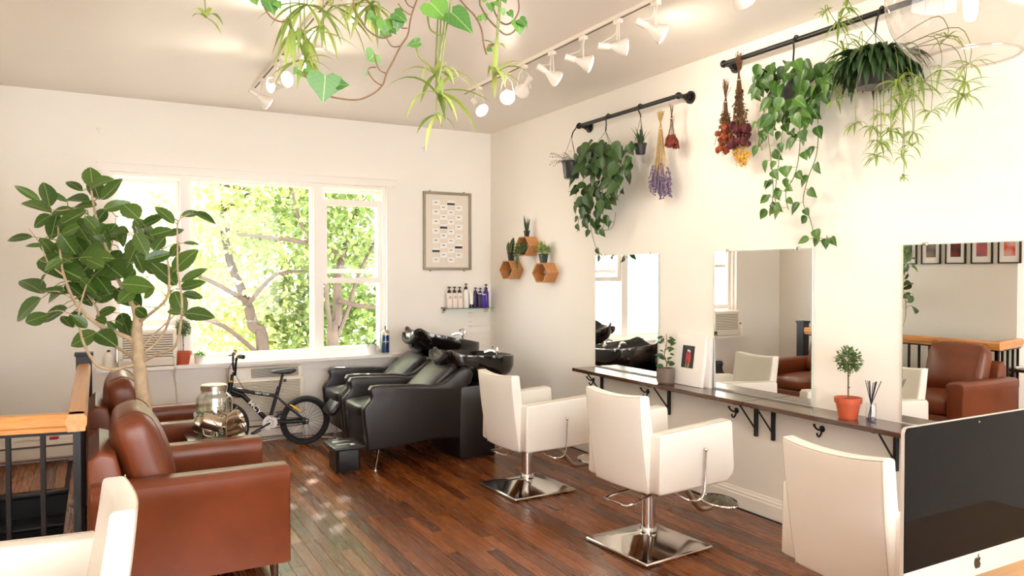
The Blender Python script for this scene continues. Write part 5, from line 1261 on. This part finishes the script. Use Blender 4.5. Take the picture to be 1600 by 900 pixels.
br = [([(575, 872, 0), (520, 880, -.05), (470, 893, -.10), (400, 872, -.15), (345, 780, -.16), (326, 680, -.15), (340, 600, -.12), (357, 545, -.1)], .013),
      ([(570, 800, 0), (530, 762, -.02), (450, 730, -.06), (370, 680, -.10), (305, 605, -.12), (265, 505, -.12), (250, 420, -.1), (240, 300, -.08)], .016),
      ([(560, 860, 0), (530, 830, .06), (470, 790, .12), (415, 715, .15), (400, 640, .15), (335, 545, .12), (300, 500, .1), (300, 380, .1)], .012),
      ([(565, 650, 0), (530, 600, .02), (490, 520, .04), (450, 420, .05), (405, 290, .05), (385, 200, .05), (375, 130, .04)], .016),
      ([(570, 700, 0), (625, 660, -.06), (685, 605, -.1), (700, 540, -.12), (690, 430, -.1), (640, 360, -.1)], .012),
      ([(590, 862, 0), (655, 828, -.06), (725, 797, -.1), (748, 700, -.14), (752, 600, -.16), (735, 480, -.16), (735, 370, -.14), (738, 280, -.12), (790, 248, -.12)], .010),
      ([(585, 830, 0), (640, 790, .06), (690, 715, .1), (708, 620, .12), (700, 560, .12), (650, 470, .12), (600, 420, .1), (560, 300, .1)], .011),
      ([(590, 800, 0), (640, 745, .02), (690, 700, .04), (740, 650, .04)], .008),
      ([(265, 505, -.12), (200, 450, -.16), (170, 380, -.2), (120, 310, -.22)], .006), ([(305, 605, -.12), (240, 570, -.2), (180, 575, -.22)], .005), ([(326, 680, -.15), (250, 650, -.2), (190, 660, -.22)], .005),
      ([(405, 290, .05), (330, 230, .0), (250, 235, -.05), (200, 230, -.08)], .006), ([(490, 520, .04), (560, 440, .12), (590, 380, .15)], .007), ([(450, 420, .05), (470, 340, .14), (480, 260, .16)], .006)]
BP = []
for pts, r0 in br:
    P = smoothpts([zz(*p) - FB for p in pts], 5); n_ = len(P); MB().tube(P, [r0 * (1 - .72 * i / n_) for i in range(n_)], 8).build('branch', M['bark'], t); BP += P
LV = [(165,195,82,148,.6),(215,245,107,195,.6),(205,220,190,130,.9),(280,200,185,165,.6),(340,155,283,110,.7),(385,145,375,78,1.2),(375,140,438,105,1.0),(410,190,385,120,1.1),(420,190,492,125,.9),(370,200,283,178,.8),(400,215,310,205,.9),(428,230,508,205,.8),(305,230,222,240,.7),(360,235,262,290,.7),(575,270,520,215,1.2),(555,270,620,350,1.0),(720,290,660,228,.8),(680,260,595,300,.8),(750,255,815,245,.7),(800,245,868,268,.6),(135,345,38,345,.55),(210,255,140,290,.9),(235,250,215,335,1.0),(180,380,122,376,.6),(165,350,225,410,1.0),(250,330,300,400,1.3),(290,300,255,350,1.0),(400,285,430,350,1.4),(480,290,440,350,1.4),(520,300,500,370,1.0),(320,350,310,430,.9),(300,340,345,400,1.1),(225,400,300,460,1.3),(160,440,310,490,.9),(330,430,420,420,1.1),(410,430,490,500,1.3),(380,450,310,520,1.4),(480,440,560,410,1.0),(560,420,595,480,1.2),(600,440,690,420,.9),(640,400,670,350,1.2),(620,340,690,320,1.0),(690,340,745,315,1.0),(740,375,715,415,1.1),(758,370,812,372,.55),(715,490,785,410,1.0),(730,545,650,465,1.0),(750,530,840,490,.6),(740,560,830,540,.8),(755,580,825,590,.8),(720,570,750,640,1.1),(765,660,845,660,.9),(690,655,740,660,.8),(600,560,510,540,1.3),(500,540,610,540,1.2),(490,570,400,590,1.3),(480,560,560,610,1.2),(180,580,102,520,1.0),(270,565,195,600,.9),(280,580,190,560,.7),(190,500,175,535,.7),(170,600,76,670,.8),(200,665,117,695,.8),(280,640,202,685,.8),(285,680,330,660,1.0),(300,720,265,685,.9),(360,720,310,680,1.1),(400,740,310,780,1.1),(400,740,460,775,1.2),(480,640,410,660,.9),(480,690,550,735,1.3),(560,640,600,670,1.2),(440,700,400,680,1.1),(500,660,520,720,1.2),(480,730,450,700,1.0),(640,560,600,590,1.0),(440,510,520,470,1.2),(560,480,520,520,1.2),(340,590,290,550,1.1),(380,380,340,300,1.2),(430,400,360,400,1.3),(460,330,520,330,1.1),(640,500,600,450,1.0),(560,560,500,600,1.3),(300,450,240,420,1.2),(330,520,390,560,1.2),(420,540,350,560,1.2),(470,470,400,500,1.2),(380,330,440,380,1.3),(300,270,350,330,1.2),(580,350,540,430,1.2),(620,400,570,380,1.1),(400,340,360,290,1.2),(350,380,400,420,1.2),(270,360,230,420,1.1),(430,470,370,440,1.2),(520,500,470,450,1.2),(450,290,480,350,1.2),(330,470,280,500,1.1),(560,330,600,400,1.1),(500,400,460,450,1.3),(390,500,440,550,1.2),(260,440,200,470,1.0),(540,450,500,500,1.2),(420,600,360,560,1.1),(350,260,400,310,1.2),(600,310,640,380,1.1),(670,380,620,340,1.0),(320,560,370,610,1.1),(440,230,400,280,1.1),(330,300,270,330,1.0),(250,280,300,320,1.0)]
fm = [leafmesh('leaf', OVATE, M['ficus'], f_, c_) for f_, c_ in ((.22, .12), (.35, .2), (.12, .28), (.3, -.05))]
rr = random.Random(91); tw = MB()
for (bx, by, tx, ty, w) in LV:
    dd = rr.uniform(-.24, .24); dv = rr.uniform(-.06, .06)
    p = zz(bx, by, dd); q_ = zz(tx, ty, dd + dv)
    hint = Vector((rr.uniform(-.5, .5), -1, rr.uniform(.1, .9)))
    leaf(rr.choice(fm), t, p, p + (q_ - p) * 1.28, hint, w * .95)
    pl_ = p - FB; nb = min(BP, key=lambda b: (b - pl_).length)
    MB().tube([nb, (nb + pl_) / 2 + Vector((0, 0, .012)), pl_], [.0032, .0026, .0018], 5).build('petiole', M['vine'], t)

# ================================================================== LIGHTS
def track(label, x, y0, y1):
    t = thing('track_rail', label, 'light track', (x, (y0 + y1) / 2, ZC)); L = abs(y1 - y0)
    MB().box((0, 0, -.012), (.036, L, .024), .002, 1).build('rail', M['lampwhite'], t, smooth=False)
    MB().box((0, 0, -.0245), (.012, L - .02, .002)).build('slot', M['acdark'], t, smooth=False)
track('white ceiling light track above the salon chairs', 2.755, 5.86, 1.2); track('white ceiling light track above the armchairs', 1.15, 6.50, 2.4)
def spot(x, y, aim, label, grp, power=1.0):
    t = thing('track_lamp', label, 'track light', (x, y, ZC - .025), group=grp)
    MB().box((0, 0, -.014), (.034, .06, .028), .003, 1).build('adapter', M['lampwhite'], t)
    d = Vector(aim).normalized(); c = Vector((0, 0, -.165)); Tq = d.to_track_quat('Z', 'Y').to_matrix().to_4x4()
    sd = (Tq @ Vector((1, 0, 0))); 
    if abs(sd.z) > .7: sd = Tq @ Vector((0, 1, 0))
    for s in (-1, 1):
        MB().tube([(0, s * .012, -.026), Vector((0, 0, -.06)) + sd * s * .035, c + sd * s * .056], .004, 6).build('yoke_arm', M['lampwhite'], t)
    b = MB().lathe([(.020, -.12), (.021, -.115), (.021, -.055), (.016, -.05), (.016, -.04)], (0, 0, 0), 16); b.v = [tuple(c + Tq @ Vector(p)) for p in b.v]; b.build('socket', M['lampwhite'], t)
    b = MB().lathe([(.016, -.045), (.022, -.03), (.047, .02), (.056, .035), (.057, .052), (.054, .052)], (0, 0, 0), 20); b.f = b.f[:-2]; b.v = [tuple(c + Tq @ Vector(p)) for p in b.v]; b.build('reflector', M['lampwhite'], t)
    b = MB().lathe([(.0535, .046), (.045, .056), (.02, .062), (0, .063)], (0, 0, 0), 20); b.v = [tuple(c + Tq @ Vector(p)) for p in b.v]; b.build('bulb', M['bulb'], t)
    MB().tube(smoothpts([(0, .01, -.03), Vector((0, .03, -.08)), c + Tq @ Vector((0, .02, -.10))], 4), .0025, 5).build('flex', M['lampwhite'], t)
    ld = bpy.data.lights.new('track_lamp_light', 'SPOT'); ld.energy = LAMP_W * power; ld.color = (1, .89, .73); ld.spot_size = math.radians(120); ld.spot_blend = .8; ld.shadow_soft_size = .05
    lo = bpy.data.objects.new('lamp_light', ld); COL.objects.link(lo); lo.parent = t; lo.location = c + d * .075; lo.rotation_euler = d.to_track_quat('-Z', 'Y').to_euler()
G1 = 'track lamps above the salon chairs'; G2 = 'track lamps above the armchairs'
for k, (y, aim) in enumerate(((5.57, (.15, -.85, -.7)), (5.09, (-.35, -.75, -.5)), (4.83, (.1, .9, -.35)), (4.44, (.8, -.25, -.5)), (4.06, (.8, -.5, -.3)), (3.69, (.85, -.45, -.05)), (3.34, (.75, -.5, -.5)), (2.7, (.8, .3, -.6)), (2.1, (.7, -.2, -.6)))):
    l = ('white track lamp at the window end of the track above the salon chairs', 'white track lamp second from the window end, above the salon chairs', 'white track lamp facing the window, above the salon chairs', 'white track lamp just past the window-facing one, aimed at the mirror wall', 'white track lamp midway along the track above the salon chairs', 'white track lamp lying level with its face toward the plant wall', 'white track lamp tilted down toward the pothos wall', 'white track lamp aimed at the hanging spider plant', 'white track lamp over the monitor side of the room')[k]
    spot(2.755, y, aim, l, G1, 0.55 if y < 3 else 1.0)
for k, (y, aim) in enumerate(((6.15, (.75, .1, -.45)), (5.62, (-.9, -.35, -.15)), (5.45, (.5, -.85, -.05)), (4.95, (.6, -.7, -.2)), (4.46, (-.75, -.2, .3)), (3.8, (.5, -.3, -.7)), (3.1, (-.2, -.3, -.8)))):
    l = ('white track lamp at the window end above the armchairs', 'white track lamp turned toward the blank wall above the armchairs', 'white track lamp glowing toward the room among the spider leaves', 'white track lamp just above the hanging spider plant leaves', 'white track lamp tipped up at the ceiling above the armchairs', 'white track lamp above the hanging ivy', 'white track lamp at the far end of the armchair track')[k]
    spot(1.15, y, aim, l, G2)
# globe pendant
gp = at(1517, -12, 1.6); t = thing('globe_pendant', 'clear glass globe pendant lamp with a glowing bulb', 'pendant lamp', (gp.x, gp.y, gp.z))
pr_ = []
for k in range(25):
    a = math.radians(14) + (math.radians(146) - math.radians(14)) * k / 24; pr_.append((.165 * math.sin(a), .165 * math.cos(a)))
b = MB(); b.lathe(pr_, n=48); b.f = b.f[:-2]; b.build('globe', M['globe'], t, ang=180)
rz = .165 * math.cos(math.radians(146)); rrim = .165 * math.sin(math.radians(146))
MB().tube([(rrim * math.cos(2 * PI * k / 48), rrim * math.sin(2 * PI * k / 48), rz) for k in range(49)], .003, 6, False).build('rim', M['globe'], t)
MB().lathe([(.042, .15), (.042, .165), (.03, .175), (.02, .20), (0, .20)], n=20).build('fitting', M['brass'], t)
MB().lathe([(.018, .15), (.018, .055), (.0, .055)], n=16).build('socket', M['brass'], t)
MB().lathe([(.0, -.062), (.009, -.058), (.0135, -.04), (.0135, .03), (.012, .055)], n=16).build('bulb', M['filament'], t)
MB().tube([(0, 0, .19), (0, 0, ZC - gp.z)], .003, 6).build('cord', M['blackmetal'], t)
MB().lathe([(0, ZC - gp.z - .025), (.06, ZC - gp.z - .022), (.06, ZC - gp.z)], n=20).build('ceiling_rose', M['brass'], t)
ld = bpy.data.lights.new('pendant_light', 'POINT'); ld.energy = 6; ld.color = (1, .8, .55); ld.shadow_soft_size = .03; lo = bpy.data.objects.new('pendant_light', ld); COL.objects.link(lo); lo.parent = t; lo.location = (0, 0, -.08)

# ================================================================== DESK AND COMPUTER
dk = thing('reception_desk', 'light wood reception desk under the computer monitor', 'desk', (2.35, 1.02, 0))
MB().box((0, 0, .685), (1.5, .66, .03), .004).build('desk_top', M['deskwood'], dk)
for sx in (-1, 1): MB().box((sx * .70, 0, .335), (.04, .60, .67), .003).build('side_panel', M['deskwood'], dk)
MB().box((0, .24, .45), (1.36, .02, .44)).build('modesty_panel', M['deskwood'], dk, smooth=False)
im = thing('desktop_computer', 'large all-in-one computer with dark screen and silver chin on the desk', 'computer', (2.125, 1.20, .70))
W_, H0, H1 = .65, .065, .505; CH = .131
def rrect(w, z0, z1, r, n=5):
    pts = []
    for cx_, cz_, a0 in ((w / 2 - r, z1 - r, 0), (-w / 2 + r, z1 - r, 90), (-w / 2 + r, z0 + r, 180), (w / 2 - r, z0 + r, 270)):
        for k in range(n + 1): a = math.radians(a0 + 90 * k / n); pts.append((cx_ + r * math.cos(a), cz_ + r * math.sin(a)))
    return pts
MB().prism(rrect(W_, H0, H1, .016), 1, -.004, .006).build('rim_body', M['alu'], im, smooth=False)
bm_ = MB(); n = 24
prof_ = rrect(W_, H0, H1, .016); vs = []; fs = []
for sc_, y in ((1, .004), (.85, .018), (.5, .038), (.0, .045)):
    for (x_, z_) in prof_: vs.append((x_ * sc_, y, (z_ - (H0 + H1) / 2) * sc_ + (H0 + H1) / 2))
m_ = len(prof_)
for i in range(3):
    for k in range(m_): fs.append((i * m_ + k, i * m_ + (k + 1) % m_, (i + 1) * m_ + (k + 1) % m_, (i + 1) * m_ + k))
bm_.add(vs, fs).build('back_shell', M['alu'], im)
gl_ = MB().prism([(W_ / 2 - .001, CH), (W_ / 2 - .001, H1 - .015), (W_ / 2 - .006, H1 - .004), (W_ / 2 - .014, H1 - .001), (-W_ / 2 + .014, H1 - .001), (-W_ / 2 + .006, H1 - .004), (-W_ / 2 + .001, H1 - .015), (-W_ / 2 + .001, CH)], 1, -.0065, -.004).build('screen_glass', M['screen'], im, smooth=False)
MB().prism([(W_ / 2 - .001, CH), (-W_ / 2 + .001, CH), (-W_ / 2 + .001, H0 + .012), (-W_ / 2 + .012, H0 + .001), (W_ / 2 - .012, H0 + .001), (W_ / 2 - .001, H0 + .012)], 1, -.006, -.004).build('chin', M['alu'], im, smooth=False)
ap = [(0, .010), (.007, .0125), (.0125, .010), (.0145, .006), (.011, .002), (.0108, -.003), (.0148, -.008), (.0115, -.0155), (.007, -.019), (.003, -.0178), (0, -.0175), (-.003, -.0178), (-.007, -.019), (-.0118, -.0145), (-.0155, -.006), (-.0152, .004), (-.0115, .0105), (-.006, .0122)]
MB().prism([(x_, z_ + .103) for x_, z_ in ap], 1, -.0072, -.006).build('emblem', M['bezel'], im, smooth=False)
MB().prism([(.0005, .1155), (.002, .121), (.0065, .1245), (.0063, .119), (.003, .116)], 1, -.0072, -.006).build('emblem_leaf', M['bezel'], im, smooth=False)
MB().ball((0, -.0064, H1 - .014), .0028, 8, 6).build('camera_dot', M['acgrey'], im)
MB().tube(smoothpts([(0, .04, .28), (0, .10, .22), (0, .12, .08), (0, .10, .008)], 4), [.028] * 13, 8).build('stand', M['alu'], im)
MB().box((0, .055, .004), (.20, .19, .008), .003).build('foot', M['alu'], im)
cbl = tag(MB().tube(smoothpts([(1.92, 1.33, .706), (1.90, 1.365, .702), (1.88, 1.385, .4), (1.86, 1.42, .01)], 5), .004, 6).build('monitor_cable', M['cord']), 'white cable dropping behind the computer desk', 'cable')

# ================================================================== LEFT WALL (seen in the mirrors)
def picture(y, label, cols_):
    t = thing('framed_picture', label, 'picture', (XL, y, 1.705), group='row of black framed pictures'); w, h = .228, .30
    for s in (-1, 1): MB().box((.012, s * (w / 2 - .006), h / 2), (.024, .012, h)).build('frame_side', M['blackmetal'], t, smooth=False)
    for z in (.006, h - .006): MB().box((.012, 0, z), (.024, w - .024, .012)).build('frame_rail', M['blackmetal'], t, smooth=False)
    MB().box((.006, 0, h / 2), (.008, w - .02, h - .02)).build('mat', M['paper'], t, smooth=False)
    p = mat('picture_print', cols_[0], .4, var=.9, scale=9)
    p.node_tree.nodes['Color Ramp'].color_ramp.elements[0].color = cols_[0]; p.node_tree.nodes['Color Ramp'].color_ramp.elements[1].color = cols_[1]
    MB().box((.011, 0, h * .54), (.003, w * .50, h * .56)).build('print', p, t, smooth=False)
for y, l, c in ((4.435, 'framed red and white abstract picture', (S(200, 60, 40), S(220, 215, 200))), (4.72, 'framed picture with a red glow under blue', (S(190, 80, 60), S(50, 90, 130))), (5.005, 'framed dark picture with a red shape', (S(24, 18, 18), S(160, 40, 30))), (5.29, 'framed picture of a brown interior', (S(40, 34, 30), S(170, 130, 90))), (5.575, 'framed dark blue picture', (S(34, 40, 60), S(110, 110, 120))), (4.15, 'framed orange picture', (S(170, 90, 50), S(60, 40, 40)))):
    picture(y, l + ' on the wall over the stairs', c)
t = thing('wall_ledge', 'dark narrow wall ledge above the stairs', 'shelf', (XL, 4.37, .60)); MB().box((.09, 0, 0), (.18, .42, .03), .003).build('plank', M['shelf'], t); MB().tube([(.15, 0, -.015), (.005, 0, -.14)], .008, 6).build('brace', M['blackmetal'], t)
for k, l in enumerate(('lowest grey magazine on the dark wall ledge', 'topmost white magazine on the dark wall ledge')):
    o = MB().box((0, 0, 0), (.14, .20, .012), .002, 1).build('magazine', M['paper'] if k else M['alu']); o.location = (XL + .09, 4.37, .6215 + .0125 * k); o.rotation_euler.z = .12 * k; tag(o, l, 'magazine')
for x, z in ((.02, 2.86), (3.05, 2.94)):
    t = thing('ceiling_hook', 'small white plant hook high on the window wall ' + ('above the ficus tree' if x < 1 else 'above the card board'), 'hook', (x, 7.5, z)); MB().lathe([(0, 0), (.018, 0), (.016, .006), (0, .008)], n=12, T=Matrix.Rotation(PI / 2, 4, 'X')).build('plate', M['trim'], t); MB().tube(smoothpts([(0, -.004, 0), (0, -.03, -.01), (0, -.035, -.035), (0, -.018, -.045)], 3), .004, 6).build('prong', M['trim'], t)

# ================================================================== HANGING IVY AND SPIDER PLANT NEAR THE CAMERA
IB = at(620, -190, 1.42)
t = thing('hanging_ivy', 'trailing green ivy hanging from a ceiling pot above the room', 'hanging plant', IB); ivy = t
pot(t, POTP(.13, .16), M['whitepot'], .12, .14); hangwires(t, .55, .155, .125); MB().tube([(0, 0, .55), (0, 0, ZC - IB.z)], .003, 5).build('cord', M['blackmetal'], t)
ive = [fanleaf('leaf', IVYH, M['ivy'], .12, .12), fanleaf('leaf', IVYP, M['ivy'], .15, .15)]
def vine(pts, r=.0015, m='twig'):
    P = smoothpts([at(x, y, d) for x, y, d in pts], 6); MB().tube([p - IB for p in P], r, 6).build('vine', M[m], ivy); return P
top = lambda: (IB + Vector((R(-.07, .07), R(-.07, .07), .12)))
def vtop(px, py, d):
    # run from the pot rim out and down to the first visible point
    p = at(px, py, d); s = IB + Vector((max(-.12, min(.12, (p - IB).x * .5)), max(-.12, min(.12, (p - IB).y * .5)), .15))
    MB().tube([q_ - IB for q_ in smoothpts([s, s + Vector((p.x - s.x, p.y - s.y, .06)) * .45 + Vector((0, 0, .03)), p], 5)], .0015, 6).build('vine', M['twig'], ivy)
def il(bx, by, tx, ty, d, k=0, w=1.0, h=(0, -1, .15)):
    p = at(bx, by, d); leaf(ive[k], ivy, p, at(tx, ty, d), h, w)
z2 = lambda x, y: (540 + x / 4.09, y / 4.09)
# main long vine: right top, down and round to the big heart leaf
V = [(655, -10), (643, 24), (637, 55), (626, 72), (612, 100), (604, 115), (597, 134), (580, 148), (556, 156), (520, 152), (500, 143), (488, 132)]
vine([(x, y, 1.30) for x, y in V]); vtop(655, -10, 1.30)
il(508, 118, 506, 160, 1.28, 0, 1.35); il(527, 132, 546, 132, 1.29, 0, 1.0); il(586, 84, 574, 96, 1.30, 0, 1.7)
for pts in (([(604, 115), (592, 108), (586, 90), (585, 84)]), ([(597, 134), (585, 126), (575, 112), (578, 106), (588, 105)]), ([(626, 72), (612, 72), (602, 55)]), ([(637, 44), (627, 44)]), ([(643, 24), (630, 16), (622, 5)]), ([(646, 12), (638, 8), (632, -2)])): vine([(x, y, 1.30) for x, y in pts], .0011)
il(575, 112, 572, 120, 1.3, 0, .8); 
# second vine to the cluster at 600,45
vine([(x, y, 1.34) for x, y in ((552, 12), (565, 35), (578, 50), (592, 58), (602, 59), (612, 55))]); vtop(552, 12, 1.34)
for b in ((600, 32, 606, 58, 0), (592, 36, 580, 22, 1), (606, 46, 592, 58, 1), (612, 46, 620, 54, 1), (622, 24, 622, 50, 1), (616, 20, 637, 34, 1), (584, 22, 572, 30, 1)): il(*b[:4], 1.34, b[4], 1.1)
# big leaves top centre
vine([(x, y, 1.20) for x, y in ((705, -10), (702, 20), (698, 40), (694, 70), (690, 100), (684, 130))], .0014, 'vine'); vtop(705, -10, 1.2)
vine([(x, y, 1.24) for x, y in ((696, -10), (694, 40), (688, 80), (683, 120))], .0014, 'vine')
il(672, 4, 703, 32, 1.19, 0, 1.25); il(706, 20, 741, 50, 1.18, 0, .95); il(655, 66, 634, 71, 1.2, 0, .7); il(650, 65, 658, 58, 1.2, 0, .8)
vine([(x, y, 1.22) for x, y in ((649, 68), (655, 88), (672, 104))], .0016, 'vine'); vine([(x, y, 1.22) for x, y in ((668, 26), (672, 45), (685, 54), (694, 52))], .0016, 'vine')
# right vines
vine([(x, y, 1.32) for x, y in ((715, -5), (728, 10), (742, 25), (752, 45), (756, 70), (760, 85))]); vine([(x, y, 1.32) for x, y in ((750, 8), (762, 28), (778, 45), (790, 54), (802, 50), (809, 38))]); vine([(x, y, 1.33) for x, y in ((770, 12), (780, 32), (792, 38), (804, 30), (811, 15), (809, -8))]); vine([(760, 76, 1.32), (772, 70, 1.32), (778, 66, 1.32)], .0014)
for px in ((715, -5), (750, 8), (809, -8)): vtop(*px, 1.32)
for b in ((752, 28, 742, 30, 1), (756, 22, 760, 34, 1), (765, 5, 770, 20, 1), (775, 2, 784, 12, 0), (758, 2, 752, -4, 1), (783, 20, 790, 12, 0), (795, 18, 803, 28, 0), (808, 32, 815, 56, 1), (812, 30, 826, 42, 1), (762, 76, 770, 80, 0), (785, -4, 792, 6, 1)): il(*b[:4], 1.32, b[4], 1.1)
# left vine
vine([(x, y, 1.36) for x, y in ((405, -5), (415, 15), (425, 28), (440, 34), (452, 30))]); vtop(405, -5, 1.36)
for b in ((412, -6, 420, 10, 1), (420, 2, 430, 24, 1), (432, 4, 440, 14, 1), (396, -2, 402, 8, 0), (466, 108, 458, 116, 0), (478, 106, 488, 114, 0), (472, 112, 482, 122, 0)): il(*b[:4], 1.36, b[4], 1.2)
vine([(x, y, 1.30) for x, y in ((490, 132), (478, 120), (472, 112))], .0016)
# spider plant sharing the basket line
SB = at(540, -170, 1.62)
t = thing('ceiling_spider_plant', 'variegated spider plant with hanging plantlets beside the trailing ivy', 'hanging plant', SB)
pot(t, POTP(.12, .15), M['whitepot'], .11, .13); hangwires(t, .5, .145, .115); MB().tube([(0, 0, .5), (0, 0, ZC - SB.z)], .003, 5).build('cord', M['blackmetal'], t)
rr = random.Random(101)
def bl(px, py, d, n, L, w, spread=1.0, up=(-.9, .6), vert=0.0):
    c = at(px, py, d)
    for _ in range(n):
        a = rr.uniform(0, 6.28); mb = MB(); blade(mb, (0, 0, 0), (math.cos(a) * spread, math.sin(a) * spread, rr.uniform(*up)), 0, rr.uniform(.6, 1.1) * L, w, rr.uniform(.8, 2.2), 7)
        o = mb.build('blade', M['spider'], t, ang=80); o.location = c - SB
    return c
def runner(pts):
    MB().tube([p - SB for p in smoothpts(pts, 5)], .0013, 5).build('runner', M['vine'], t)
rim = SB + Vector((0, 0, .14))
for (px, py, d, n, L, w, up) in ((480, 8, 1.5, 11, .15, .0095, (-1.0, .6)), (470, 50, 1.5, 7, .12, .009, (-1, .3)), (520, 10, 1.6, 9, .14, .009, (-.8, .5)), (477, 95, 1.5, 12, .10, .009, (-.6, .9)), (455, 45, 1.5, 5, .13, .009, (-1.2, .2)), (580, 8, 1.5, 14, .09, .009, (-.9, .6)), (322, 28, 1.5, 6, .06, .009, (-.6, 1.2)), (680, 118, 1.25, 9, .10, .0085, (-.2, 1.0)), (681, 145, 1.25, 11, .105, .009, (-.4, .9)), (682, 180, 1.25, 5, .06, .008, (-1.2, .3)), (773, 118, 1.3, 10, .075, .009, (-.1, 1.6)), (775, 72, 1.32, 3, .03, .008, (.2, 1.4)), (560, 8, 1.5, 8, .07, .006, (-.5, .8)), (505, 40, 1.55, 5, .12, .009, (-1, .2))):
    c = bl(px, py, d, n, L, w, 1.0, up)
    s = rim + Vector((rr.uniform(-.07, .07), rr.uniform(-.07, .07), 0)); mid = (s + c) / 2; mid.z = max(s.z, c.z) + .03; mid2 = Vector((c.x, c.y, c.z + .5 * max(.05, s.z - c.z)))
    runner([s, mid, mid2, c])
